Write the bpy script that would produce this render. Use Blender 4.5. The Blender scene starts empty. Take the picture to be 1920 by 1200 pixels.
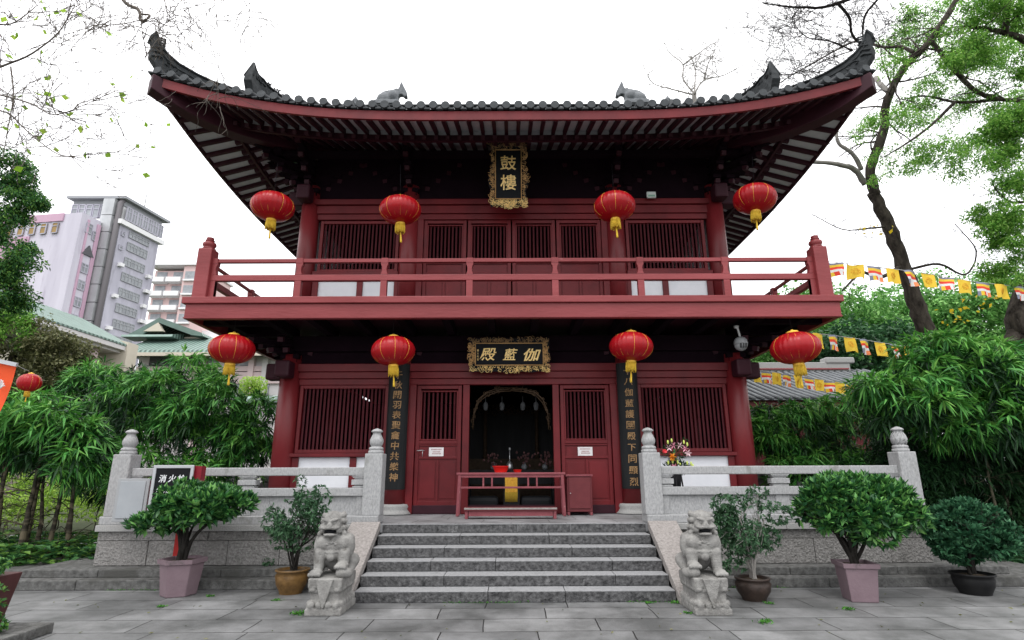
import bpy, bmesh, math, random
import numpy as np
from mathutils import Vector, Matrix
random.seed(7)
C = bpy.context.scene
COL = C.collection
PI = math.pi

# ---------------------------------------------------------------- camera
F_, PIT, YAW, ROLL, CX, CH = 1057.0, .2641, .00151, -.00368, -.035, 1.6
fw = Vector((math.sin(YAW)*math.cos(PIT), math.cos(YAW)*math.cos(PIT), math.sin(PIT)))
r0 = Vector((math.cos(YAW), -math.sin(YAW), 0)); u0 = r0.cross(fw)
RR = math.cos(ROLL)*r0 + math.sin(ROLL)*u0
UU = -math.sin(ROLL)*r0 + math.cos(ROLL)*u0
OO = Vector((CX, 0, CH))
cam = bpy.data.cameras.new('camera'); cam_o = bpy.data.objects.new('camera', cam); COL.objects.link(cam_o)
cam.sensor_width = 36; cam.lens = 36*F_/1920; cam.clip_start = .05; cam.clip_end = 2000
cam_o.matrix_world = Matrix(((RR.x, UU.x, -fw.x, OO.x), (RR.y, UU.y, -fw.y, OO.y), (RR.z, UU.z, -fw.z, OO.z), (0, 0, 0, 1)))
C.camera = cam_o

def at(px, py, Y=None, Z=None):
    d = fw + RR*((px-960)/F_) + UU*((600-py)/F_)
    t = Y/d.y if Y is not None else (Z-CH)/d.z
    return OO + d*t

# ---------------------------------------------------------------- sky, sun, exposure
SUN_EL, SUN_AZ = math.radians(62), math.radians(200)      # behind the viewer, a little left
w = bpy.data.worlds.new("World"); C.world = w; w.use_nodes = True
nt = w.node_tree; nt.nodes.clear()
sky = nt.nodes.new('ShaderNodeTexSky'); sky.sky_type = 'NISHITA'; sky.sun_disc = False
sky.sun_elevation = SUN_EL; sky.sun_rotation = SUN_AZ
hs = nt.nodes.new('ShaderNodeHueSaturation'); hs.inputs['Saturation'].default_value = .18
bg1 = nt.nodes.new('ShaderNodeBackground'); bg1.inputs['Strength'].default_value = .05
nt.links.new(sky.outputs[0], hs.inputs['Color']); nt.links.new(hs.outputs[0], bg1.inputs['Color'])
tc = nt.nodes.new('ShaderNodeTexCoord'); sep = nt.nodes.new('ShaderNodeSeparateXYZ')
nt.links.new(tc.outputs['Generated'], sep.inputs[0])
rmp = nt.nodes.new('ShaderNodeValToRGB')                   # overcast cloud layer, brighter overhead
rmp.color_ramp.elements[0].position = 0.0; rmp.color_ramp.elements[0].color = (.50, .505, .53, 1)
rmp.color_ramp.elements[1].position = 1.0; rmp.color_ramp.elements[1].color = (1, .99, .99, 1)
nt.links.new(sep.outputs['Z'], rmp.inputs[0])
bg2 = nt.nodes.new('ShaderNodeBackground'); bg2.inputs['Strength'].default_value = 2.0
nt.links.new(rmp.outputs[0], bg2.inputs['Color'])
ad = nt.nodes.new('ShaderNodeAddShader'); wo = nt.nodes.new('ShaderNodeOutputWorld')
nt.links.new(bg1.outputs[0], ad.inputs[0]); nt.links.new(bg2.outputs[0], ad.inputs[1]); nt.links.new(ad.outputs[0], wo.inputs[0])
sl = bpy.data.lights.new('sun', 'SUN'); sl.energy = 1.0; sl.angle = math.radians(20); sl.color = (1, .97, .93)
so = bpy.data.objects.new('sun', sl); COL.objects.link(so)
sd = Vector((math.sin(SUN_AZ)*math.cos(SUN_EL), math.cos(SUN_AZ)*math.cos(SUN_EL), math.sin(SUN_EL)))
so.rotation_euler = sd.to_track_quat('Z', 'Y').to_euler(); so.location = (0, -10, 30)
C.view_settings.view_transform = 'Standard'; C.view_settings.look = 'None'
C.view_settings.exposure = 0.32; C.view_settings.gamma = 1
try:
    C.cycles.max_bounces = 8; C.cycles.diffuse_bounces = 4; C.cycles.transparent_max_bounces = 4
    C.cycles.use_denoising = True
except Exception: pass

# ---------------------------------------------------------------- materials
M = {}
def mat(name, col, rough=.6, col2=None, scale=8, contrast=.5, bump=0, bscale=None, metal=0, spec=.25,
        col3=None, s3=1.2, t3=.6, stretch=(1,1,1), rand=False, transl=0, coat=0, detail=6, emit=None):
    m = bpy.data.materials.new(name); m.use_nodes = True; M[name] = m
    n = m.node_tree; b = n.nodes['Principled BSDF']; L = n.links.new
    b.inputs['Roughness'].default_value = rough; b.inputs['Metallic'].default_value = metal
    b.inputs['Specular IOR Level'].default_value = spec
    if coat: b.inputs['Coat Weight'].default_value = coat; b.inputs['Coat Roughness'].default_value = .25
    c4 = lambda c: (c[0], c[1], c[2], 1)
    tcn = n.nodes.new('ShaderNodeTexCoord'); mp = n.nodes.new('ShaderNodeMapping')
    geo = n.nodes.new('ShaderNodeNewGeometry')
    L(geo.outputs['Position'], mp.inputs[0]); mp.inputs['Scale'].default_value = stretch
    out = None
    if rand:
        cr = n.nodes.new('ShaderNodeValToRGB'); L(geo.outputs['Random Per Island'], cr.inputs[0])
        e = cr.color_ramp.elements; cols = rand
        e[0].color = c4(cols[0]); e[1].color = c4(cols[-1])
        for i, c in enumerate(cols[1:-1]):
            k = e.new((i+1)/(len(cols)-1)); k.color = c4(c)
        out = cr.outputs[0]
    elif col2 is not None:
        nz = n.nodes.new('ShaderNodeTexNoise'); nz.inputs['Scale'].default_value = scale; nz.inputs['Detail'].default_value = detail
        nz.inputs['Roughness'].default_value = .62
        L(mp.outputs[0], nz.inputs['Vector'])
        cr = n.nodes.new('ShaderNodeValToRGB'); L(nz.outputs[0], cr.inputs[0])
        cr.color_ramp.elements[0].position = .5-contrast*.5; cr.color_ramp.elements[0].color = c4(col)
        cr.color_ramp.elements[1].position = .5+contrast*.5; cr.color_ramp.elements[1].color = c4(col2)
        out = cr.outputs[0]
    if col3 is not None:
        nz3 = n.nodes.new('ShaderNodeTexNoise'); nz3.inputs['Scale'].default_value = s3; nz3.inputs['Detail'].default_value = 8
        nz3.inputs['Roughness'].default_value = .7; L(mp.outputs[0], nz3.inputs['Vector'])
        cr3 = n.nodes.new('ShaderNodeValToRGB'); L(nz3.outputs[0], cr3.inputs[0])
        cr3.color_ramp.elements[0].position = t3; cr3.color_ramp.elements[0].color = (0,0,0,1)
        cr3.color_ramp.elements[1].position = min(1, t3+.12); cr3.color_ramp.elements[1].color = (1,1,1,1)
        mx = n.nodes.new('ShaderNodeMixRGB'); L(cr3.outputs[0], mx.inputs[0])
        if out: L(out, mx.inputs[1])
        else: mx.inputs[1].default_value = c4(col)
        mx.inputs[2].default_value = c4(col3); out = mx.outputs[0]
    if out: L(out, b.inputs['Base Color'])
    else: b.inputs['Base Color'].default_value = c4(col)
    if bump:
        nb = n.nodes.new('ShaderNodeTexNoise'); nb.inputs['Scale'].default_value = bscale or scale*3; nb.inputs['Detail'].default_value = 5
        L(mp.outputs[0], nb.inputs['Vector'])
        bp = n.nodes.new('ShaderNodeBump'); bp.inputs['Strength'].default_value = min(1, bump); bp.inputs['Distance'].default_value = .02*max(1, bump)
        L(nb.outputs[0], bp.inputs['Height']); L(bp.outputs[0], b.inputs['Normal'])
    if transl:
        tr = n.nodes.new('ShaderNodeBsdfTranslucent'); ms = n.nodes.new('ShaderNodeMixShader'); ms.inputs[0].default_value = transl
        if out: L(out, tr.inputs[0])
        else: tr.inputs[0].default_value = c4(col)
        L(b.outputs[0], ms.inputs[1]); L(tr.outputs[0], ms.inputs[2]); L(ms.outputs[0], n.nodes['Material Output'].inputs[0])
    if emit:
        b.inputs['Emission Color'].default_value = c4(col); b.inputs['Emission Strength'].default_value = emit
    return m

mat('red', (.16,.018,.020), .45, (.275,.050,.055), 1.7, .4, .25, 26, spec=.35, col3=(.38,.17,.18), s3=7, t3=.66, stretch=(.22,1,1))
mat('red_column', (.115,.009,.012), .40, (.195,.020,.024), 1.5, .4, .15, 30, spec=.35, col3=(.30,.09,.10), s3=6, t3=.70, stretch=(1,1,.3))
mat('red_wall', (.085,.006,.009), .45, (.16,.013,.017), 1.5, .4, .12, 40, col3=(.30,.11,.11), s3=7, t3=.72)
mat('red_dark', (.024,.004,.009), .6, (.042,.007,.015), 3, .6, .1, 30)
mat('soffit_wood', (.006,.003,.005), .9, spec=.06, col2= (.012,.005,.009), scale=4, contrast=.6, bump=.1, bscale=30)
mat('soffit_board', (.44,.45,.47), .85, (.56,.57,.58), 5, .6)
mat('bar_red', (.06,.009,.014), .6, (.10,.016,.022), 6, .6)
mat('white_plaster', (.66,.68,.72), .85, (.78,.79,.82), 3, .6, .1, 60, col3=(.5,.5,.5), s3=5, t3=.72)
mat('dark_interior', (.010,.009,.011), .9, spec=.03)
mat('tile', (.02,.022,.025), .5, (.065,.07,.075), 5, .5, .2, 30, col3=(.16,.18,.16), s3=2.2, t3=.63)
mat('tile_end', (.028,.032,.036), .6, (.06,.067,.072), 14, .5, .3, 60)
mat('ridge_stone', (.018,.02,.022), .85, (.045,.05,.053), 9, .5, .9, 18)
mat('beast_stone', (.10,.11,.12), .7, (.2,.21,.22), 9, .5, .6, 40)
mat('granite', (.24,.24,.235), .8, (.38,.38,.37), 60, .4, .15, 120, col3=(.27,.27,.26), s3=3.2, t3=.60)
mat('granite_rail', (.22,.223,.225), .8, (.41,.413,.417), 40, .5, .3, 90, col3=(.19,.19,.18), s3=3, t3=.58, stretch=(1,1,.5))
mat('granite_rough', (.11,.107,.10), .92, (.33,.32,.31), 34, .5, 1.6, 34, col3=(.12,.117,.11), s3=1.3, t3=.57)
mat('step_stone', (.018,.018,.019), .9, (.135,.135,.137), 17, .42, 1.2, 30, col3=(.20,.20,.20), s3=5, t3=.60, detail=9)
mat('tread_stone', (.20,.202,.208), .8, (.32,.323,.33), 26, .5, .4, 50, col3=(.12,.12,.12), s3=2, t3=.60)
mat('plinth_stone', (.04,.04,.038), .88, (.17,.17,.165), 14, .45, .5, 60, col3=(.07,.07,.065), s3=1.6, t3=.52)
mat('lion_stone', (.13,.126,.12), .88, (.30,.295,.28), 9, .5, .5, 60, col3=(.11,.105,.095), s3=6, t3=.58)
mat('ramp_stone', (.17,.155,.145), .85, (.34,.315,.30), 30, .45, .3, 70, col3=(.13,.125,.12), s3=3, t3=.6)
mat('gold', (.80,.52,.16), .4, (.95,.72,.32), 18, .5, .3, 40, metal=.2, spec=.6)
mat('gold_dull', (.42,.22,.08), .5, (.70,.44,.18), 18, .5, .3, 40, metal=.2, spec=.5)
mat('carved_dark', (.025,.016,.009), .6, (.07,.042,.022), 14, .5, spec=.2)
mat('gold_old', (.20,.12,.06), .65, (.42,.26,.12), 14, .5, .2, 40, metal=.2)
mat('black_lacquer', (.005,.006,.008), .5, (.010,.011,.013), 8, .6, spec=.08)
mat('black_board', (.008,.009,.010), .5, (.02,.021,.022), 6, .5, .3, 30, stretch=(1,1,.15), spec=.12, col3=(.06,.06,.06), s3=14, t3=.68)
mat('lantern_red', (.34,.005,.010), .38, (.44,.008,.014), 5, .6, .15, 40, transl=.22, coat=.2)
mat('lantern_gold', (.80,.45,.05), .45, (.9,.58,.10), 20, .5, metal=.3)
mat('tassel', (.62,.38,.03), .7, (.80,.55,.06), 60, .5, stretch=(1,1,.1))
mat('pot_pink', (.155,.108,.124), .7, (.215,.155,.175), 4, .6, .2, 30, col3=(.10,.082,.085), s3=4, t3=.58)
mat('pot_brown', (.075,.04,.012), .4, (.20,.11,.035), 9, .5, .6, 14, coat=.2)
mat('pot_dark', (.018,.013,.011), .45, (.05,.033,.026), 8, .5, .4, 18, coat=.1)
mat('pot_black', (.007,.007,.008), .5, (.016,.016,.016), 8, .5, spec=.15)
mat('pot_maroon', (.05,.018,.018), .5, (.08,.03,.03), 8, .5)
mat('soil', (.05,.035,.025), .95, (.12,.09,.06), 30, .5, .8, 60)
mat('bark', (.018,.015,.013), .95, (.10,.085,.072), 7, .4, 2.0, 14, spec=.1, stretch=(1,1,.35), col3=(.17,.155,.14), s3=3, t3=.60)
mat('bark_pale', (.20,.19,.175), .9, (.32,.30,.28), 8, .5, .5, 30)
mat('bark_dark', (.012,.011,.010), .95, (.03,.027,.024), 10, spec=.1, contrast=.5, bump=.6, bscale=30)
mat('twig', (.10,.085,.075), .9, (.16,.14,.12), 10, .5)
mat('cane', (.045,.042,.028), .7, (.10,.09,.055), 7, .5); mat('cane_ringed', (.025,.022,.016), .8, (.12,.10,.065), 3, .15, stretch=(.3,.3,3))
LG = dict(rough=.5, spec=.25)
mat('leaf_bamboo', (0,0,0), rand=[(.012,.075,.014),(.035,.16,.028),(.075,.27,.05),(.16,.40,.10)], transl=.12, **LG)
mat('leaf_bamboo_light', (0,0,0), rand=[(.05,.20,.025),(.07,.24,.035),(.13,.36,.055),(.22,.45,.10)], transl=.2, **LG)
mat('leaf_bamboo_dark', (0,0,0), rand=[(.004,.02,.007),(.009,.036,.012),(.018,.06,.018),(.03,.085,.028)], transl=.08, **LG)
mat('leaf_shrub', (0,0,0), rand=[(.010,.05,.018),(.02,.09,.025),(.06,.20,.045),(.17,.38,.09)], transl=.1, rough=.38, spec=.4)
mat('leaf_small', (0,0,0), rand=[(.03,.08,.04),(.05,.12,.055),(.07,.15,.07)], transl=.2, **LG)
mat('leaf_black_pot', (0,0,0), rand=[(.012,.055,.028),(.03,.11,.05),(.07,.19,.09)], transl=.15, **LG)
mat('leaf_tree', (0,0,0), rand=[(.06,.18,.03),(.13,.32,.05),(.23,.46,.08),(.36,.58,.14)], transl=.5, **LG)
mat('leaf_hill', (0,0,0), rand=[(.06,.18,.04),(.11,.30,.07),(.19,.42,.11),(.28,.52,.16)], transl=.3, **LG)
mat('leaf_olive', (0,0,0), rand=[(.07,.085,.035),(.10,.11,.045),(.16,.17,.07),(.24,.23,.12)], transl=.25, **LG)
mat('leaf_dark', (0,0,0), rand=[(.015,.05,.02),(.03,.09,.035),(.05,.14,.05)], transl=.25, **LG)
mat('leaf_mid', (0,0,0), rand=[(.02,.07,.025),(.04,.13,.04),(.08,.21,.05),(.16,.30,.05)], transl=.3, **LG)
mat('leaf_lime', (0,0,0), rand=[(.25,.42,.05),(.40,.60,.10),(.55,.72,.22)], transl=.4, **LG)
mat('leaf_pale', (0,0,0), rand=[(.20,.38,.03),(.30,.50,.05),(.42,.60,.08)], transl=.5, **LG)
mat('leaf_yellow', (0,0,0), rand=[(.7,.5,.02),(.8,.62,.05)], transl=.4, **LG)
mat('grass', (0,0,0), rand=[(.03,.13,.02),(.06,.2,.03),(.10,.3,.04)], transl=.3, **LG)
mat('flag_yellow', (.88,.60,.06), .7, transl=.3); mat('flag_orange', (.84,.44,.05), .7); mat('flag_white', (.8,.8,.8), .7, transl=.3)
mat('flag_red', (.70,.06,.03), .7); mat('flag_blue', (.22,.23,.30), .7); mat('flag_blush', (.80,.25,.10), .7)
mat('banner', (.80,.10,.03), .7, transl=.2)
mat('string', (.4,.4,.4), .8); mat('steel', (.5,.51,.52), .35, metal=.8); mat('white_paint', (.7,.71,.73), .4); mat('frame_grey', (.30,.31,.32), .5)
mat('grey_frame', (.42,.43,.45), .35, metal=.3); mat('sign_black', (.008,.008,.010), .45, spec=.12); mat('sign_red', (.20,.010,.02), .5)
mat('grey_door', (.28,.30,.32), .6, (.34,.36,.38), 3, .6); mat('hydrant_red', (.36,.012,.01), .45)
mat('paper', (.72,.70,.70), .8); mat('ink', (.38,.22,.22), .8); mat('plastic_red', (.75,.02,.015), .3)
mat('cloth_gold', (.55,.25,.02), .7, (.75,.45,.06), 30, .5, .2, 60, col3=(.25,.04,.03), s3=22, t3=.6)
mat('cushion', (.012,.013,.015), .6, spec=.15); mat('camera_grey', (.30,.31,.32), .4); mat('camera_dark', (.02,.02,.02), .2)
mat('glass_white', (.62,.68,.66), .3); mat('exit_green', (.25,.42,.33), .4)
mat('table_red', (.16,.035,.045), .55, (.24,.07,.08), 6, .6, .2, 40, col3=(.40,.22,.22), s3=10, t3=.64)
mat('cabinet_red', (.10,.018,.022), .5, (.15,.03,.035), 5, .6, .1, 30, col3=(.3,.15,.14), s3=12, t3=.70)
mat('petal_pink', (.80,.33,.45), .6, transl=.2); mat('petal_light', (.85,.62,.66), .6, transl=.2); mat('petal_red', (.80,.08,.10), .6); mat('petal_hot', (.82,.12,.22), .6)
mat('petal_dusky', (.10,.05,.05), .8, spec=.1); mat('petal_orange', (.85,.35,.04), .6); mat('bud', (.50,.60,.14), .6)
mat('tower_white', (.30,.295,.35), .9, (.50,.49,.56), .5, .5, stretch=(1,1,.2), col3=(.24,.235,.27), s3=.6, t3=.55)
mat('tower_pink', (.42,.27,.36), .85, (.56,.38,.48), .4, .6, stretch=(1,1,.25))
mat('tower_cream', (.42,.40,.47), .85, (.60,.58,.65), .5, .5, stretch=(1,1,.12), col3=(.34,.30,.38), s3=.7, t3=.56)
mat('tower_roof', (.30,.31,.33), .8); mat('win_glass', (.20,.21,.23), .25, (.36,.38,.40), 1.2, .4); mat('win_brown', (.30,.20,.08), .6)
mat('duct', (.30,.31,.32), .4, (.50,.51,.52), .8, .5, metal=.5, stretch=(1,1,.5)); mat('pipe_dark', (.16,.15,.16), .7)
mat('apt_pink', (.60,.44,.43), .85); mat('apt_white', (.72,.72,.73), .85); mat('cream', (.48,.44,.36), .85, (.56,.51,.43), 1, .6)
mat('pale_pink', (.62,.50,.50), .85); mat('hall_white', (.50,.48,.48), .85, (.6,.58,.58), 1.5, .6)
mat('shade_grey', (.10,.10,.11), .8)

def stripe_mat(name, a, b, scale, axis='X', rough=.5):
    m = bpy.data.materials.new(name); m.use_nodes = True; M[name] = m
    n = m.node_tree; L = n.links.new; bs = n.nodes['Principled BSDF']; bs.inputs['Roughness'].default_value = rough
    g = n.nodes.new('ShaderNodeNewGeometry'); wv = n.nodes.new('ShaderNodeTexWave'); wv.bands_direction = axis
    wv.inputs['Scale'].default_value = scale; L(g.outputs['Position'], wv.inputs['Vector'])
    nz = n.nodes.new('ShaderNodeTexNoise'); nz.inputs['Scale'].default_value = 2.0
    L(g.outputs['Position'], nz.inputs['Vector'])
    cr = n.nodes.new('ShaderNodeValToRGB'); L(wv.outputs['Color'], cr.inputs[0])
    cr.color_ramp.elements[0].color = (*a, 1); cr.color_ramp.elements[1].color = (*b, 1)
    mx = n.nodes.new('ShaderNodeMixRGB'); mx.blend_type = 'MULTIPLY'; mx.inputs[0].default_value = .5
    L(cr.outputs[0], mx.inputs[1]); L(nz.outputs[0], mx.inputs[2]); L(mx.outputs[0], bs.inputs['Base Color'])
    bp = n.nodes.new('ShaderNodeBump'); bp.inputs['Distance'].default_value = .05; bp.inputs['Strength'].default_value = .8
    L(wv.outputs['Fac'], bp.inputs['Height']); L(bp.outputs[0], bs.inputs['Normal'])
stripe_mat('green_tile', (.05,.10,.08), (.26,.38,.33), .85, 'X')
stripe_mat('green_tile_y', (.05,.10,.08), (.26,.38,.33), .85, 'Y')

def paving_mat(name, a, b, mortar, bw, rh, rough=.55, off=(0,0,0), rotz=0):
    m = bpy.data.materials.new(name); m.use_nodes = True; M[name] = m
    n = m.node_tree; L = n.links.new; bs = n.nodes['Principled BSDF']
    g = n.nodes.new('ShaderNodeNewGeometry'); mp = n.nodes.new('ShaderNodeMapping'); mp.inputs['Location'].default_value = off
    mp.inputs['Rotation'].default_value = (0, 0, rotz)
    nzw = n.nodes.new('ShaderNodeTexNoise'); nzw.inputs['Scale'].default_value = .9; nzw.inputs['Detail'].default_value = 2
    L(g.outputs['Position'], nzw.inputs['Vector'])
    L(g.outputs['Position'], mp.inputs[0])
    ms = n.nodes.new('ShaderNodeVectorMath'); ms.operation = 'MULTIPLY_ADD'; ms.inputs[1].default_value = (.10, .09, 0)
    L(nzw.outputs['Color'], ms.inputs[0]); L(mp.outputs[0], ms.inputs[2])
    br = n.nodes.new('ShaderNodeTexBrick'); L(ms.outputs[0], br.inputs['Vector'])
    br.inputs['Color1'].default_value = (*a, 1); br.inputs['Color2'].default_value = (*b, 1); br.inputs['Mortar'].default_value = (*mortar, 1)
    br.inputs['Scale'].default_value = 1; br.inputs['Brick Width'].default_value = bw; br.inputs['Row Height'].default_value = rh
    br.inputs['Mortar Size'].default_value = .007; br.inputs['Mortar Smooth'].default_value = .3; br.offset = .43; br.squash = .8; br.squash_frequency = 3
    nz = n.nodes.new('ShaderNodeTexNoise'); nz.inputs['Scale'].default_value = 1.1; nz.inputs['Detail'].default_value = 9; nz.inputs['Roughness'].default_value = .7
    L(g.outputs['Position'], nz.inputs['Vector'])
    cr = n.nodes.new('ShaderNodeValToRGB'); cr.color_ramp.elements[0].position = .38; cr.color_ramp.elements[0].color = (.30,.31,.30,1)
    cr.color_ramp.elements[1].position = .65; cr.color_ramp.elements[1].color = (1.15,1.15,1.15,1); L(nz.outputs[0], cr.inputs[0])
    mx = n.nodes.new('ShaderNodeMixRGB'); mx.blend_type = 'MULTIPLY'; mx.inputs[0].default_value = .8
    L(br.outputs[0], mx.inputs[1]); L(cr.outputs[0], mx.inputs[2]); L(mx.outputs[0], bs.inputs['Base Color'])
    nf = n.nodes.new('ShaderNodeTexNoise'); nf.inputs['Scale'].default_value = 45; nf.inputs['Detail'].default_value = 4; L(g.outputs['Position'], nf.inputs['Vector'])
    rr = n.nodes.new('ShaderNodeMapRange'); rr.inputs['To Min'].default_value = rough-.18; rr.inputs['To Max'].default_value = rough+.2
    L(nz.outputs[0], rr.inputs[0]); L(rr.outputs[0], bs.inputs['Roughness'])
    b1 = n.nodes.new('ShaderNodeBump'); b1.inputs['Distance'].default_value = .012; b1.invert = True; L(br.outputs['Fac'], b1.inputs['Height'])
    b2 = n.nodes.new('ShaderNodeBump'); b2.inputs['Distance'].default_value = .006; b2.inputs['Strength'].default_value = .5
    L(nf.outputs[0], b2.inputs['Height']); L(b1.outputs[0], b2.inputs['Normal']); L(b2.outputs[0], bs.inputs['Normal'])
paving_mat('paving', (.145,.147,.149), (.225,.227,.229), (.012,.012,.011), 1.25, .52, off=(.3,.2,0))
paving_mat('terrace_paving', (.26,.26,.27), (.32,.32,.33), (.10,.10,.10), 1.1, .6)

# ---------------------------------------------------------------- mesh helpers
WL = {}                                   # world location of each object's origin
class MB:
    def __init__(s): s.v = []; s.f = []; s.m = []; s.sm = []; s.slots = []
    def slot(s, name):
        if name not in s.slots: s.slots.append(name)
        return s.slots.index(name)
    def add(s, vs, fs, sm=False, mt=None):
        o = len(s.v); s.v += [Vector(v) for v in vs]
        k = s.slot(mt) if mt else 0
        for f in fs: s.f.append([i+o for i in f]); s.sm.append(sm); s.m.append(k)
        return s
    def box(s, x0, x1, y0, y1, z0, z1, mt=None):
        return s.add([(x0,y0,z0),(x1,y0,z0),(x1,y1,z0),(x0,y1,z0),(x0,y0,z1),(x1,y0,z1),(x1,y1,z1),(x0,y1,z1)],
              [(0,3,2,1),(4,5,6,7),(0,1,5,4),(1,2,6,5),(2,3,7,6),(3,0,4,7)], False, mt)
    def hexa(s, p, mt=None):              # 8 corners, bottom 4 then top 4
        return s.add(p, [(0,3,2,1),(4,5,6,7),(0,1,5,4),(1,2,6,5),(2,3,7,6),(3,0,4,7)], False, mt)
    def beam(s, a, b, w, h, up=(0,0,1), mt=None):
        a, b = Vector(a), Vector(b); d = (b-a).normalized(); up = Vector(up); r = d.cross(up).normalized()*w/2; u = r.cross(d).normalized()*h/2
        return s.hexa([a-r-u, a+r-u, b+r-u, b-r-u, a-r+u, a+r+u, b+r+u, b-r+u], mt)
    def lathe(s, c, prof, n=20, sm=True, cap=True, sx=1, sy=1, mt=None, rot=0):
        vs = []; fs = []
        for r, z in prof:
            for i in range(n):
                a = 2*PI*i/n + rot; vs.append((c[0]+r*sx*math.cos(a), c[1]+r*sy*math.sin(a), c[2]+z))
        for j in range(len(prof)-1):
            for i in range(n):
                k = (i+1) % n; fs.append((j*n+i, j*n+k, (j+1)*n+k, (j+1)*n+i))
        if cap: fs.append(tuple(range(n-1, -1, -1))); fs.append(tuple((len(prof)-1)*n+i for i in range(n)))
        return s.add(vs, fs, sm, mt)
    def tube(s, pts, rad, n=6, sm=True, mt=None):
        pts = [Vector(p) for p in pts]
        if not hasattr(rad, '__len__'): rad = [rad]*len(pts)
        vs = []; fs = []; ref = Vector((.3, .2, .93))
        for i, p in enumerate(pts):
            d = (pts[min(i+1, len(pts)-1)]-pts[max(i-1, 0)])
            if d.length < 1e-9: d = Vector((0,0,1))
            d.normalize()
            if abs(d.dot(ref)) > .95: ref = Vector((1, .1, 0))
            a = d.cross(ref).normalized(); b = d.cross(a); ref = b*-1 if abs(b.dot(ref)) < .2 else ref
            for k in range(n):
                t = 2*PI*k/n; vs.append(p+(a*math.cos(t)+b*math.sin(t))*rad[i])
        for j in range(len(pts)-1):
            for k in range(n):
                l = (k+1) % n; fs.append((j*n+k, j*n+l, (j+1)*n+l, (j+1)*n+k))
        fs.append(tuple(range(n-1, -1, -1))); fs.append(tuple((len(pts)-1)*n+k for k in range(n)))
        return s.add(vs, fs, sm, mt)
    def prism(s, prof, fn, t0, t1, mt=None):   # 2D outline -> fn(u,v,t) points
        n = len(prof); vs = [fn(u, v, t0) for u, v in prof]+[fn(u, v, t1) for u, v in prof]
        fs = [tuple(range(n)), tuple(range(2*n-1, n-1, -1))]+[(i, i+n, (i+1) % n+n, (i+1) % n) for i in range(n)]
        return s.add(vs, fs, False, mt)
    def grid(s, fn, nu, nv, sm=True, mt=None):
        vs = [fn(i/nu, j/nv) for j in range(nv+1) for i in range(nu+1)]
        fs = [(j*(nu+1)+i, j*(nu+1)+i+1, (j+1)*(nu+1)+i+1, (j+1)*(nu+1)+i) for j in range(nv) for i in range(nu)]
        return s.add(vs, fs, sm, mt)
    def sphere(s, c, r, n=12, m=8, mt=None, sq=(1,1,1), rot=None):
        def P(a, b):
            v = Vector((math.cos(a)*math.cos(b)*r*sq[0], math.sin(a)*math.cos(b)*r*sq[1], math.sin(b)*r*sq[2]))
            if rot: v = rot @ v
            return Vector(c)+v
        vs = [P(0, -PI/2)]+[P(2*PI*i/n, -PI/2+PI*j/m) for j in range(1, m) for i in range(n)]+[P(0, PI/2)]
        fs = [(0, 1+(i+1) % n, 1+i) for i in range(n)]
        for j in range(m-2):
            for i in range(n):
                k = (i+1) % n; a = 1+j*n; fs.append((a+i, a+k, a+n+k, a+n+i))
        l = len(vs)-1; a = 1+(m-2)*n
        fs += [(a+i, a+(i+1) % n, l) for i in range(n)]
        return s.add(vs, fs, True, mt)
    def build(s, name, material=None, parent=None, bevel=0, origin=None, fix=True):
        me = bpy.data.meshes.new(name)
        org = WL[parent.name] if parent else (Vector(origin) if origin is not None else Vector((0,0,0)))
        me.from_pydata([v-org for v in s.v], [], s.f); 
        names = s.slots if s.slots else [material]
        if material and s.slots and material not in s.slots: names = s.slots
        for nn in names: me.materials.append(M[nn])
        me.polygons.foreach_set('use_smooth', s.sm)
        if len(names) > 1: me.polygons.foreach_set('material_index', s.m)
        me.update()
        if fix:
            bm = bmesh.new(); bm.from_mesh(me); bmesh.ops.recalc_face_normals(bm, faces=bm.faces); bm.to_mesh(me); bm.free()
        o = bpy.data.objects.new(name, me); COL.objects.link(o)
        if parent: o.parent = parent
        else: o.location = org
        WL[o.name] = org.copy()
        if bevel:
            b = o.modifiers.new('bevel', 'BEVEL'); b.width = bevel; b.segments = 2; b.limit_method = 'ANGLE'; b.angle_limit = .7
        return o
def tag(o, label=None, cat=None, group=None, kind=None):
    if label: o['label'] = label
    if cat: o['category'] = cat
    if group: o['group'] = group
    if kind: o['kind'] = kind
    return o
def thing(name, loc, label, cat, group=None):
    o = bpy.data.objects.new(name, None); COL.objects.link(o); o.location = loc; o.empty_display_size = .1
    WL[o.name] = Vector(loc); return tag(o, label, cat, group)
def kids(o): return [x for x in bpy.data.objects if x.parent == o]
def copy_tree(o, loc, label=None, parent=None, rz=None, sc=None):
    c = o.copy(); COL.objects.link(c); WL[c.name] = Vector(loc) if loc is not None else WL[o.name].copy()
    if parent is not None: c.parent = parent
    if loc is not None and parent is None: c.location = loc
    if rz is not None: c.rotation_euler = (0, 0, rz)
    if sc is not None: c.scale = (sc, sc, sc)
    if label: c['label'] = label
    for ch in kids(o): copy_tree(ch, None, None, c)
    return c
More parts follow.
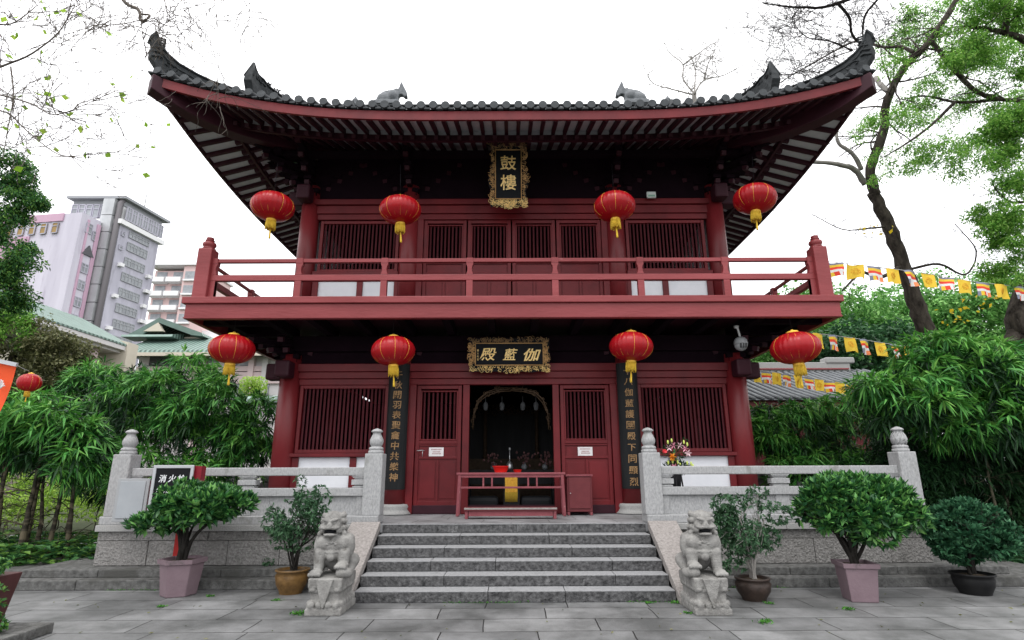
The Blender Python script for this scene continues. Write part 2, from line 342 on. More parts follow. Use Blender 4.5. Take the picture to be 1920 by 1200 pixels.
def remesh(mb, voxel, smooth=4, fac=.5):
    """fuse all closed shapes in the builder into one continuous skin"""
    me = bpy.data.meshes.new('tmp'); me.from_pydata([tuple(v) for v in mb.v], [], mb.f); me.update()
    bm = bmesh.new(); bm.from_mesh(me); bmesh.ops.recalc_face_normals(bm, faces=bm.faces); bm.to_mesh(me); bm.free()
    o = bpy.data.objects.new('tmp', me); COL.objects.link(o)
    r = o.modifiers.new('r', 'REMESH'); r.mode = 'VOXEL'; r.voxel_size = voxel
    sm = o.modifiers.new('s', 'SMOOTH'); sm.factor = fac; sm.iterations = smooth
    bpy.context.view_layer.update()
    ev = o.evaluated_get(bpy.context.evaluated_depsgraph_get()); em = ev.to_mesh()
    out = MB(); out.v = [v.co.copy() for v in em.vertices]; out.f = [list(p.vertices) for p in em.polygons]; out.sm = [True]*len(out.f); out.m = [0]*len(out.f)
    ev.to_mesh_clear(); bpy.data.objects.remove(o); bpy.data.meshes.remove(me)
    return out
GL = {}
def glyph(ch, bold=.012, shear=0):
    key = (ch, bold, shear)
    if key in GL: return GL[key]
    cu = bpy.data.curves.new('g', 'FONT'); cu.body = ch; cu.size = 1; cu.offset = bold; cu.extrude = .5; cu.shear = shear; cu.resolution_u = 2
    o = bpy.data.objects.new('g', cu); COL.objects.link(o); bpy.context.view_layer.update()
    ev = o.evaluated_get(bpy.context.evaluated_depsgraph_get()); em = ev.to_mesh()
    vs = [v.co.copy() for v in em.vertices]; fs = [list(p.vertices) for p in em.polygons]; ev.to_mesh_clear()
    bpy.data.objects.remove(o); bpy.data.curves.remove(cu)
    x0 = min(v.x for v in vs); x1 = max(v.x for v in vs); y0 = min(v.y for v in vs); y1 = max(v.y for v in vs)
    if ch not in '一下': sq = max(x1-x0, y1-y0)
    else: sq = 1
    vs = [((v.x-(x0+x1)/2)/sq, (v.y-(y0+y1)/2)/sq, 1 if v.z > 0 else 0) for v in vs]
    GL[key] = (vs, fs); return GL[key]
def write(mb, ch, c, w, h, right, up, depth=.02, bold=.02, shear=0, wob=0):
    vs, fs = glyph(ch, bold, shear); c, right, up = Vector(c), Vector(right).normalized(), Vector(up).normalized(); n = right.cross(up)
    k = random.random()*9
    mb.add([c+right*(x*w + wob*math.sin(y*9+k)*w)+up*(y*h+wob*math.sin(x*8+k)*h)+n*(z*depth) for x, y, z in vs], fs)

# leaves: numpy batch.  P positions, D directions, N up-ish normals
def leaves(name, P, D, L, Wd, material, parent=None, droop=.25, rng=None, origin=None, fold=.25):
    P = np.asarray(P, float); D = np.asarray(D, float); n = len(P)
    D /= np.linalg.norm(D, axis=1)[:, None]+1e-9
    L = np.broadcast_to(L, (n,)); Wd = np.broadcast_to(Wd, (n,))
    rv = rng.normal(size=(n, 3))*.5 + np.array([0, 0, 1.0])
    S = np.cross(D, rv); S /= np.linalg.norm(S, axis=1)[:, None]+1e-9
    N = np.cross(S, D)
    dn = np.array([0, 0, -1.0])
    mid = P + D*(L*.5)[:, None] - N*(Wd*fold)[:, None]
    lf = P + D*(L*.42)[:, None] + S*(Wd*.5)[:, None]
    rt = P + D*(L*.42)[:, None] - S*(Wd*.5)[:, None]
    tip = P + D*(L*.97)[:, None] + dn*(L*droop)[:, None]
    V = np.stack([P, lf, mid, rt, tip], 1).reshape(-1, 3)
    org = np.array(WL[parent.name]) if parent else (np.array(origin) if origin is not None else np.zeros(3))
    V = V-org
    T = np.array([[0,2,1],[0,3,2],[1,2,4],[2,3,4]])
    I = (np.arange(n)[:, None, None]*5+T[None]).reshape(-1)
    me = bpy.data.meshes.new(name); me.vertices.add(n*5); me.vertices.foreach_set('co', V.reshape(-1).astype(np.float32))
    nf = n*4; me.loops.add(nf*3); me.loops.foreach_set('vertex_index', I.astype(np.int32))
    me.polygons.add(nf); me.polygons.foreach_set('loop_start', np.arange(0, nf*3, 3, dtype=np.int32))
    me.materials.append(M[material]); me.update(calc_edges=True)
    o = bpy.data.objects.new(name, me); COL.objects.link(o)
    if parent: o.parent = parent
    else: o.location = org
    WL[o.name] = Vector(org); return o
def unit(a): return a/(np.linalg.norm(a, axis=-1, keepdims=True)+1e-9)
def lump_points(lumps, n, rng, shell=(.72, 1.0), lower=-1, core=.12):
    """points in the outer shell of overlapping ellipsoids, with outward directions"""
    vol = np.array([l[1][0]*l[1][1]+l[1][1]*l[1][2] for l in lumps]); k = rng.choice(len(lumps), n, p=vol/vol.sum())
    c = np.array([l[0] for l in lumps])[k]; r = np.array([l[1] for l in lumps])[k]
    d = unit(rng.normal(size=(n, 3))); d[:, 2] = np.where(d[:, 2] < lower, -d[:, 2], d[:, 2])
    s = rng.uniform(*shell, size=n); inn = rng.random(n) < core; s[inn] *= rng.uniform(.3, .9, inn.sum())
    return c+d*r*s[:, None], unit(d/r)
def clusters(P, O, per, rng, out=.6, tan=.8, down=.4):
    n = len(P); PP = np.repeat(P, per, 0); OOv = np.repeat(O, per, 0)
    T = rng.normal(size=(n*per, 3)); T -= OOv*(T*OOv).sum(1)[:, None]; T = unit(T)
    D = OOv*out+T*tan+np.array([0, 0, -down]); return PP, unit(D)
def fans(P, O, per, rng, out=.6, down=.35, spread=1.15):
    """bamboo sprays: long leaves spread like the fingers of a hand from one twig end"""
    n = len(P); ax = unit(O*out+rng.normal(size=(n, 3))*.30+np.array([0, 0, -down])); T = rng.normal(size=(n, 3))+np.array([0, 0, .2]); T -= ax*(T*ax).sum(1)[:, None]; T = unit(T)
    B = np.cross(ax, T); a = np.linspace(-1, 1, per)[None, :]*spread+rng.normal(size=(n, per))*.12
    D = ax[:, None, :]*np.cos(a)[..., None]+T[:, None, :]*np.sin(a)[..., None]+B[:, None, :]*rng.normal(size=(n, per))[..., None]*.22
    return np.repeat(P, per, 0), unit(D.reshape(-1, 3))
def sub_lumps(c, r, k, rng, f=.38, flat=1):
    """break an ellipsoid into many small lumps so the outline is uneven"""
    d = unit(rng.normal(size=(k, 3))); out = []
    for v in d:
        s = f*rng.uniform(.7, 1.25)
        out.append((tuple(np.array(c)+v*np.array(r)*rng.uniform(.5, .85)), tuple(np.array(r)*s*np.array([1, 1, flat]))))
    return out
def twig(mb, p, d, L, r, depth, rng, grav=0, spread=.7, kids_=3, seg=5, ends=None, n=5, wig=.35, rmin=.003):
    p = Vector(p); d = Vector(d).normalized(); pts = [p.copy()]; rad = [r]
    for i in range(seg):
        d = (d+Vector(rng.normal(size=3))*wig*.5+Vector((0, 0, -grav))).normalized(); p = p+d*L/seg; pts.append(p.copy()); rad.append(max(rmin*.8, r*(1-.6*(i+1)/seg)))
    mb.tube(pts, rad, n if r > .01 else 3)
    if ends is not None: ends.append((pts[-1], d.copy())); ends.append((pts[seg//2], d.copy()))
    if depth > 0:
        for k in range(kids_):
            i = int(rng.integers(1, seg+1)); s = Vector(rng.normal(size=3)).normalized()
            nd = (d+s*spread).normalized(); twig(mb, pts[i], nd, L*rng.uniform(.45, .75), max(rmin, rad[i]*.6), depth-1, rng, grav, spread, kids_, seg, ends, n, wig, rmin)
def limb(mb, pp, r0, r1, n=8):
    """smooth limb through given points"""
    pts = [Vector(p) for p in pp]; out = []
    for i in range(len(pts)-1):
        a = pts[max(i-1, 0)]; b = pts[i]; c = pts[i+1]; d = pts[min(i+2, len(pts)-1)]
        for k in range(5):
            t = k/5; out.append(.5*((2*b)+(c-a)*t+(2*a-5*b+4*c-d)*t*t+(3*b-a-3*c+d)*t**3))
    out.append(pts[-1]); m = len(out)
    out = [p+Vector((random.uniform(-1,1), random.uniform(-1,1), random.uniform(-1,1)))*r0*.12 for p in out]
    mb.tube(out, [(r0+(r1-r0)*i/(m-1))*random.uniform(.93, 1.07) for i in range(m)], n); return out
# ================================================================ SETTING
mat('earth_green', (.02,.03,.012), .95, (.06,.075,.03), 3, .5, .5, 20)
g = MB().box(-500, 500, -80, 700, -.5, -.012).build('ground', 'earth_green'); tag(g, kind='structure')
g = MB().grid(lambda u, v: (-8.3+17.6*u, -6+15.6*v, 0), 1, 1, False).build('courtyard_paving', 'paving', fix=False); tag(g, kind='structure')
g = MB().grid(lambda u, v: (9.3+22*u, -6+15.6*v, .001), 1, 1, False).build('side_paving', 'paving', fix=False); tag(g, kind='structure')
g = MB().grid(lambda u, v: (-30+21.7*u, 13.0+3.4*v, .004), 1, 1, False).build('garden_path', 'terrace_paving', fix=False); tag(g, kind='structure')
g = MB().grid(lambda u, v: (-30+21.7*u, -6+12.6*v, .002), 1, 1, False).build('left_paving', 'paving', fix=False); tag(g, kind='structure')

# ================================================================ TERRACE
PZ = .83; RS = .1387; SX = 2.06; TX = 6.45; TY = 9.3; TB = 21.2
plat = thing('stone_platform', (0, 15, 0), 'raised rough granite platform with coping and low ground steps under the red pavilion', 'platform')
MB().box(-TX+.25, TX-.25, TY+.25, TB-.25, .02, PZ-.10).build('core', 'granite_rough', plat)
# rough wall blocks, two courses, front and sides
def course(mb, x0, x1, y0, y1, z0, z1, along, rng, w0=.75, w1=1.35):
    t = x0 if along == 'x' else y0; end = x1 if along == 'x' else y1
    while t < end-.05:
        e = min(end, t+rng.uniform(w0, w1)); 
        if end-e < .35: e = end
        j = rng.uniform(0, .014)
        if along == 'x': mb.box(t+.004, e-.004, y0+j, y1, z0+.003, z1-.003)
        else: mb.box(x0+(j if x0 < 0 else 0), x1-(j if x0 > 0 else 0), t+.004, e-.004, z0+.003, z1-.003)
        t = e
rng = np.random.default_rng(3)
def wallblocks(name, x0, x1, y0, y1, along):
    mb = MB(); course(mb, x0, x1, y0, y1, .24, .60, along, rng); course(mb, x0, x1, y0, y1, .60, .735, along, rng, .9, 2.0)
    return mb.build(name, 'granite_rough', plat, bevel=.008)
wallblocks('base_wall', -TX, -2.52, TY, TY+.25, 'x'); wallblocks('base_wall', 2.52, TX, TY, TY+.25, 'x')
wallblocks('base_wall', -TX, -TX+.25, TY+.25, TB, 'y'); wallblocks('base_wall', TX-.25, TX, TY+.25, TB, 'y')
for a, b in ((-TX-.03, -2.5), (2.5, TX+.03)):
    mb = MB(); t = a
    while t < b-.1:
        e = min(b, t+rng.uniform(1.2, 1.9)); e = b if b-e < .5 else e
        mb.box(t+.003, e-.003, TY-.05, TY+.42, .738, PZ); t = e
    mb.build('coping', 'granite', plat, bevel=.008)
MB().box(-TX-.03, -TX+.40, TY+.425, TB, .738, PZ).build('coping', 'granite', plat, bevel=.008); MB().box(TX-.40, TX+.03, TY+.425, TB, .738, PZ).build('coping', 'granite', plat, bevel=.008)
MB().box(-TX+.41, TX-.41, TY+.43, TB, .70, PZ-.006).build('terrace_floor', 'terrace_paving', plat)
mb = MB().box(-2.49, 2.49, TY+.06, TY+.425, .70, PZ-.003); mb.build('threshold_slab', 'terrace_paving', plat, bevel=.006)
for s in (-1, 1):
    for (y0, z0, z1, xo) in ((8.75, 0, .13, 8.35), (8.98, .13, .238, 7.3)):
        mb = MB(); x = 2.53
        while x < xo-.05:
            e = min(xo, x+rng.uniform(1.3, 2.2)); e = xo if xo-e < .4 else e
            a, b = sorted((s*x, s*e)); mb.box(a+.003, b-.003, y0, TY+.1, z0, z1-.001*rng.random()); x = e
        a, b = sorted((s*(TX+.02), s*xo)); mb.box(a, b-.002 if s > 0 else b, TY+.103, 20, z0, z1-.004)
        mb.build('ground_step', 'plinth_stone', plat, bevel=.01)

stair = thing('stone_staircase', (0, 8.6, 0), 'grey stone staircase of six steps with sloping side ramps', 'staircase')
for k in range(6):
    mb = MB(); y0 = 7.86+.30*k; z0 = RS*k; x = -SX; js = sorted(rng.uniform(-SX+.5, SX-.5, 2 if k % 2 else 3)); js = [j for i, j in enumerate(js) if i == 0 or j-js[i-1] > .6]
    if k == 5: z1 = PZ
    else: z1 = RS*(k+1)
    for e in js+[SX]:
        yy = y0+rng.uniform(0, .008); ye = (y0+.36) if k < 5 else TY+.055; zz = z1-.002-rng.uniform(0, .003)
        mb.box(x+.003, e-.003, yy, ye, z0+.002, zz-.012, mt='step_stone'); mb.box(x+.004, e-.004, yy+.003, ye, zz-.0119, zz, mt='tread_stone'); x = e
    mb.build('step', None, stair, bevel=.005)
for s in (-1, 1):
    x0, x1 = SX+.004, SX+.45
    fn = lambda u, v, t: (s*t, u, v)
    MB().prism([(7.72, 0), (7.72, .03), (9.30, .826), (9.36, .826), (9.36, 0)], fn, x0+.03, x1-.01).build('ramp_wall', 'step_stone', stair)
    MB().prism([(7.70, .0), (7.70, .09), (9.22, .875), (9.245, .835), (9.245, .76), (7.78, .0)], fn, x0, x1).build('ramp_slab', 'ramp_stone', stair, bevel=.01)

# ---------------------------------------------------------------- stone railings
RY = 9.5; POSTCAP = [(.115,0),(.125,.01),(.125,.045),(.105,.055),(.112,.06),(.118,.085),(.108,.10),(.080,.115),(.088,.125),(.105,.155),(.112,.19),(.108,.225),(.088,.27),(.068,.31),(.064,.33),(.078,.342),(.094,.350),(.094,.362),(.07,.385),(.02,.405),(.004,.408)]
def stone_post(root, x, y, carved=False):
    p = MB().box(x-.145, x+.145, y-.145, y+.145, .95, 1.905).build('post', 'granite_rail', root, bevel=.015)
    MB().lathe((x, y, 1.905), POSTCAP, 24).build('cap', 'granite_rail', p)
    if carved:
        mb = MB()
        for k in range(10):
            a = 2*PI*k/10; mb.tube([(x+math.cos(a+t*.9)*(rr), y+math.sin(a+t*.9)*rr, 1.905+z) for t, rr, z in ((0,.086,.115),(.3,.106,.16),(.6,.112,.2),(.9,.092,.27),(1.2,.066,.32))], .012, 5)
        mb.build('carving', 'granite_rail', p)
def baluster(root, x, y, horiz=True):
    mb = MB(); w, d = (.13, .075) if horiz else (.075, .13)
    for ww, z0, z1 in ((1, 1.372, 1.40), (.8, 1.40, 1.415), (1.12, 1.415, 1.50), (.82, 1.50, 1.522), (1.0, 1.522, 1.545), (1.12, 1.545, 1.5595)):
        mb.box(x-w*ww, x+w*ww, y-d*ww, y+d*ww, z0, z1-.002)
    mb.build('baluster', 'granite_rail', root, bevel=.012)
def stone_rail(xa, ya, xb, yb, posts, nb, label, carved=()):
    hor = abs(xb-xa) > abs(yb-ya); root = thing('stone_railing', ((xa+xb)/2, (ya+yb)/2, PZ), label, 'railing', 'carved stone railings round the platform')
    for i, (x, y) in enumerate(posts): stone_post(root, x, y, i in carved)
    a, b = ((min(xa, xb)+.145, max(xa, xb)-.145) if hor else (min(ya, yb)+.145, max(ya, yb)-.145))
    def seg(p, q, off, z0, z1): return (p, q, ya-off, ya+off, z0, z1) if hor else (xa-off, xa+off, p, q, z0, z1)
    MB().box(*seg(a-.28, b+.28, .20, .832, .952)).build('plinth', 'granite_rail', root, bevel=.01)
    MB().box(*seg(a, b, .075, 1.560, 1.690)).build('top_rail', 'granite_rail', root, bevel=.014)
    MB().box(*seg(a, b, .10, 1.245, 1.37)).build('beam', 'granite_rail', root, bevel=.01)
    n = max(1, round((b-a)/1.85)); st = (b-a)/n
    for i in range(n):
        p, q = a+i*st, a+(i+1)*st
        MB().box(*seg(p+.1, q-.1, .045, .953, 1.243)).build('panel', 'granite_rail', root)
    for i in range(n+1):
        p = a+i*st; lo, hi = max(a, p-.11), min(b, p+.11); MB().box(*seg(lo, hi, .07, .954, 1.2435)).build('panel_frame', 'granite_rail', root, bevel=.006)
    for i in range(n+1):
        t = a+i*st + (.06 if i == 0 else -.06 if i == n else 0)
        baluster(root, t if hor else xa, ya if hor else t, hor)
    return root
stone_rail(-6.32, RY, -2.26, RY, [(-6.32, RY), (-2.26, RY)], 2, 'pale granite railing left of the steps, behind the fire hydrant sign')
stone_rail(2.22, RY, 6.36, RY, [(2.22, RY), (6.36, RY)], 2, 'granite railing right of the steps, its end post with a spiral carved knob', carved=(1,))
stone_rail(-6.32, RY, -6.32, 20.5, [(-6.32, 20.5)], 5, 'stone railing running back along the left edge of the platform')
stone_rail(6.36, RY, 6.36, 20.5, [(6.36, 20.5)], 5, 'stone railing running back along the right edge of the platform')

# ================================================================ PAVILION
hall = thing('temple_pavilion', (0, 15.2, PZ), 'two storey dark red timber pavilion with grey tiled upswept roof and balcony', 'temple')
WY = 11.5; UY = 11.7; BK = 18.9; CXO = 4.57; CXI = 2.31; BZ0, BZ1, BZT = 4.345, 4.63, 4.76
def col(x, y, z0, z1, r, base=False):
    c = MB().lathe((x, y, 0), [(r*.99, z0), (r*1.0, (z0+z1)/2), (r*.95, z1)], 28).build('column', 'red_column', hall)
    if base: MB().lathe((x, y, PZ), [(.33, 0), (.335, .02), (.30, .05), (.27, .10), (.29, .14), (.265, .185), (.22, .19)], 28).build('column_base', 'granite', c)
for x in (-CXO, -CXI, CXI, CXO):
    col(x, WY, PZ+.17, 3.95, .215, True); col(x, UY, 4.70, 7.9, .205); 
for x in (-CXO, CXO):
    for y in (14.0, 16.4, BK): col(x, y, PZ+.17, 3.95, .215, True); col(x, y, 4.70, 7.9, .205)
for x in (-CXI, CXI): col(x, BK, PZ+.17, 3.95, .215, True)
# ---- lower front frame
def bx(name, x0, x1, y0, y1, z0, z1, m='red_wall', bev=.01, par=None):
    return MB().box(x0, x1, y0, y1, z0, z1).build(name, m, par or hall, bevel=bev)
bx('tie_beam', -4.40, 4.40, WY-.13, WY+.12, 3.60, 3.76); bx('tie_beam', -4.38, 4.38, WY-.09, WY+.11, 3.462, 3.597); bx('lintel', -4.37, 4.37, WY-.05, WY+.10, 3.335, 3.459)
for s in (-1, 1):
    bx('beam_head', *sorted((s*4.62, s*5.05)), WY-.14, WY+.14, 3.44, 3.77, 'red_dark', .04)
    bx('beam_head', s*4.57-.15, s*4.57+.15, WY-.52, WY-.19, 3.44, 3.77, 'red_dark', .04)
    bx('side_beam', *sorted((s*4.47, s*4.67)), WY+.1, BK, 3.46, 3.76, 'red_wall')
def lattice(par, x0, x1, y, z0, z1, pitch, bw, fr=.07, frm='red_wall', name='lattice'):
    """vertical diamond bars in a moulded frame, seen against the dark room"""
    f = MB()
    f.box(x0-fr, x0, y-.045, y+.045, z0-fr, z1+fr); f.box(x1, x1+fr, y-.045, y+.045, z0-fr, z1+fr)
    f.box(x0, x1, y-.044, y+.044, z1, z1+fr); f.box(x0, x1, y-.044, y+.044, z0-fr, z0)
    fo = f.build('window_frame', frm, par, bevel=.008)
    mb = MB(); n = int((x1-x0)/pitch); p = (x1-x0)/n
    for i in range(n):
        c = x0+p*(i+.5); h = bw/2
        mb.add([(c, y-h, z0), (c+h, y, z0), (c, y+h, z0), (c-h, y, z0), (c, y-h, z1), (c+h, y, z1), (c, y+h, z1), (c-h, y, z1)], [(0,1,5,4),(1,2,6,5),(2,3,7,6),(3,0,4,7)])
    mb.build(name, 'bar_red', fo, fix=True)
    return fo
for s in (-1, 1):
    x0, x1 = sorted((s*2.60, s*4.27))
    lattice(hall, x0, x1, WY, 2.05, 3.26, .079, .042)
    bx('sill', *sorted((s*2.50, s*4.42)), WY-.13, WY+.10, 1.905, 1.975)
    bx('wall_panel', *sorted((s*2.50, s*4.37)), WY-.02, WY+.06, PZ, 1.90, 'white_plaster', 0)
    for xs in (2.53, 3.16, 4.30): bx('wall_stud', s*xs-.065, s*xs+.065, WY-.065, WY-.022, PZ, 1.90)
    bx('wall_rail', *sorted((s*2.52, s*4.37)), WY-.066, WY-.024, PZ, PZ+.14)
# doors lower
def door_leaf(x0, x1, y, z0, z1, latz0, latz1, paper=False, par=None, fr=.075):
    mb = MB(); mb.box(x0, x0+fr, y-.04, y+.04, z0, z1); mb.box(x1-fr, x1, y-.04, y+.04, z0, z1)
    mb.box(x0+fr, x1-fr, y-.038, y+.038, z1-fr, z1); mb.box(x0+fr, x1-fr, y-.038, y+.038, z0, z0+.22)
    zb = latz0-fr
    for z, h in ((latz0-fr*.9, fr*.9), (latz0-fr*.9-.29, .055), (latz0-fr-.03, .03)): mb.box(x0+fr, x1-fr, y-.042, y+.036, z, z+h*.98)
    d = mb.build('door', 'red_wall', par or hall, bevel=.007)
    lattice(d, x0+fr+.03, x1-fr-.03, y, latz0+.03, latz1-.03, .078, .040, .03)
    mb = MB(); mb.box(x0+fr, x1-fr, y-.012, y+.012, z0+.2, latz0-.02)
    zc = latz0-fr-.35; xm = (x0+x1)/2
    mb.box(x0+fr+.03, xm-.045, y-.024, y-.0125, z0+.26, zc); mb.box(xm+.045, x1-fr-.03, y-.024, y-.0125, z0+.26, zc)
    mb.box(x0+fr+.03, x1-fr-.03, y-.022, y-.0125, zc+.105, latz0-fr-.06)
    mb.box(xm-.022, xm+.022, y-.035, y-.0115, z0+.22, zc+.05)
    mb.build('door_panel', 'red_wall', d, bevel=.006)
    return d
for s in (-1, 1):
    bx('door_frame', *sorted((s*1.965, s*2.11)), WY-.07, WY+.07, PZ, 3.333)
    a, b = sorted((s*.80, s*.93)) if s > 0 else (-1.02, -.885)
    bx('door_post', a, b, WY-.05, WY+.07, PZ, 3.333)
    x0, x1 = (.955, 1.955) if s > 0 else (-1.955, -1.045)
    d = door_leaf(x0, x1, WY+.03, PZ+.02, 3.325, 2.22, 3.22)
    zc = 2.0; xc = (x0+x1)/2 + (-.03 if s < 0 else -.03)
    p = MB().box(xc-.145, xc+.145, WY-.02, WY-.014, zc-.085, zc+.085).build('paper_notice', 'paper', d)
    mb = MB()
    for r_, z in ((.10, .045), (.07, .0), (.08, -.035)):
        x = xc-r_
        while x < xc+r_: mb.box(x, x+.018, WY-.0225, WY-.0205, zc+z-.010, zc+z+.010); x += .026
    mb.build('print', 'ink', p)
bx('threshold', -2.0, 2.0, WY-.02, WY+.10, PZ, PZ+.16, 'red_dark')
mb = MB(); mb.tube([(-1.90, WY-.06, 2.03), (-1.90, WY-.10, 2.02), (-1.86, WY-.10, 2.02), (-1.80, WY-.10, 2.03), (-1.76, WY-.06, 2.02)], .010, 6); mb.tube([(-1.79, WY-.1, 2.03), (-1.79, WY-.1, 1.90)], .006, 5)
mb.build('door_bolt', 'steel', hall)
# ---- interior room and side/back walls, lower floor
mb = MB(); IZ = PZ+.005
mb.box(-4.35, 4.35, WY+.5, BK+.05, PZ-.004, IZ)
mb.build('inner_floor', 'red_dark', hall)
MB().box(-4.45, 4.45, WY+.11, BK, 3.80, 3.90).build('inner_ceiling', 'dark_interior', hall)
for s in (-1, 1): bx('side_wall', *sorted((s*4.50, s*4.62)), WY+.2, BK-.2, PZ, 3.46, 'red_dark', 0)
# back wall with small window openings that glow with the daylight behind
holes = []
for px, w_ in ((706, .35), (795, .45), (1290, .2), (1102, .25)):
    p = at(px, 745, BK); q = at(px, 790, BK); holes.append((p.x, w_, p.z, q.z))
mb = MB(); xs = sorted(holes); x = -4.5
for hx, hw, za, zb in xs:
    mb.box(x, hx-hw/2, BK-.05, BK+.05, PZ, 3.8)
    mb.box(hx-hw/2, hx+hw/2, BK-.049, BK+.05, PZ, zb-.15); mb.box(hx-hw/2, hx+hw/2, BK-.048, BK+.05, zb+.12, za-.10); mb.box(hx-hw/2, hx+hw/2, BK-.049, BK+.05, za+.10, 3.8)
    for k in range(4): mb.box(hx-hw/2+hw*(k+.4)/3.9-.02, hx-hw/2+hw*(k+.7)/3.6+.02, BK-.04, BK+.04, zb-.22, za+.16)
    x = hx+hw/2
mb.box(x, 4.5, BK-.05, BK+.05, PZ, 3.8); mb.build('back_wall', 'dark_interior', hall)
# carved canopy arch just inside the doorway
mb = MB(); rg = np.random.default_rng(11)
for s in (-1, 1):
    base = [(s*.78, 2.45), (s*.76, 2.75), (s*.66, 3.0), (s*.5, 3.14), (s*.25, 3.21), (0, 3.23)]
    for off in (0, .05, .09):
        mb.tube([(x-.05+s*rg.uniform(-.01, .01), WY+.16, z+off*.8+rg.uniform(-.015, .015)) for x, z in base], .011, 5)
    for k in range(26):
        i = rg.integers(0, 5); t = rg.random(); x = base[i][0]*(1-t)+base[i+1][0]*t; z = base[i][1]*(1-t)+base[i+1][1]*t+rg.uniform(0, .1)
        a0 = rg.uniform(0, 6); mb.tube([(x-.05+math.cos(a0+t_*.8)*(.05-.007*t_), WY+.15, z+math.sin(a0+t_*.8)*(.05-.007*t_)) for t_ in range(6)], .008, 4)
mb.build('carved_canopy', 'carved_dark', hall)

# ---- balcony
bal = tag(MB().box(-6.04, 6.04, 10.02, 20.7, BZ1-.06, BZ1+.05).build('balcony_floor', 'red_dark', hall))
mb = MB(); mb.box(-6.06, 6.06, 10.0, 10.10, BZ0, BZ1); mb.box(-6.06, -5.96, 10.103, 20.7, BZ0+.001, BZ1); mb.box(5.96, 6.06, 10.103, 20.7, BZ0+.001, BZ1); mb.box(-6.06, 6.06, 20.703, 20.8, BZ0, BZ1)
mb.build('balcony_fascia', 'red', hall, bevel=.008)
mb = MB(); mb.box(-6.12, 6.12, 9.95, 10.16, BZ1+.003, BZT); mb.box(-6.12, -5.92, 10.163, 20.7, BZ1+.003, BZT-.001); mb.box(5.92, 6.12, 10.163, 20.7, BZ1+.003, BZT-.001)
mb.build('balcony_edge', 'red', hall, bevel=.012)
mb = MB()
mb.box(-6.07, 6.07, 9.99, 10.01, BZ0+.012, BZ0+.03)
mb.build('fascia_bead', 'red', hall)
for i in range(14):
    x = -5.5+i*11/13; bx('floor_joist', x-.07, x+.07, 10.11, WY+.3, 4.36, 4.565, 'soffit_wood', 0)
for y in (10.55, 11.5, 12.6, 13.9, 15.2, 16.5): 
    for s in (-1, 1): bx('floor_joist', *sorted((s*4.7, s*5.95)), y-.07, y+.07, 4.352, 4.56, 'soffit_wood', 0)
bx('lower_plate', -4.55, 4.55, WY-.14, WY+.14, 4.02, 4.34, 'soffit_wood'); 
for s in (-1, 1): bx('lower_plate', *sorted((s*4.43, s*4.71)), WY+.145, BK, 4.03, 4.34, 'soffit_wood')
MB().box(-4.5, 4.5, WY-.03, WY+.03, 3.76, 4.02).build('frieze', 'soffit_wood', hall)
def bracket(x, y, z, dirs, tiers, step=.27, h=.21, m='soffit_wood', end='red_dark'):
    """stepped timber bracket set: cap block, crossed arms, small bearing blocks"""
    mb = MB(); mb.box(x-.19, x+.19, y-.19, y+.19, z, z+.10, mt=m); mb.box(x-.15, x+.15, y-.15, y+.15, z-.07, z, mt=m)
    for k in range(tiers):
        z0 = z+.10+k*h; L = .32+step*k
        for dx, dy in dirs:
            l = math.hypot(dx, dy); ux, uy = dx/l, dy/l; e = L if l < 1.2 else L*1.35
            a = Vector((x, y, z0+.055)); b = Vector((x+ux*e, y+uy*e, z0+.055)); mb.beam(a, b, .11, .10, mt=m)
            mb.beam(b, b+Vector((ux, uy, -.25))*.10, .105, .095, mt=end)
            mb.box(b.x-.085, b.x+.085, b.y-.085, b.y+.085, z0+.115, z0+h-.003, mt=m)
    mb.build('bracket_set', None, hall)
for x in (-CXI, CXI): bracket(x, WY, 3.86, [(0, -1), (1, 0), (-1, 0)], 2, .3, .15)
for s in (-1, 1): bracket(s*CXO, WY, 3.86, [(0, -1), (s, 0), (-s, 0), (s, -1)], 2, .3, .15)
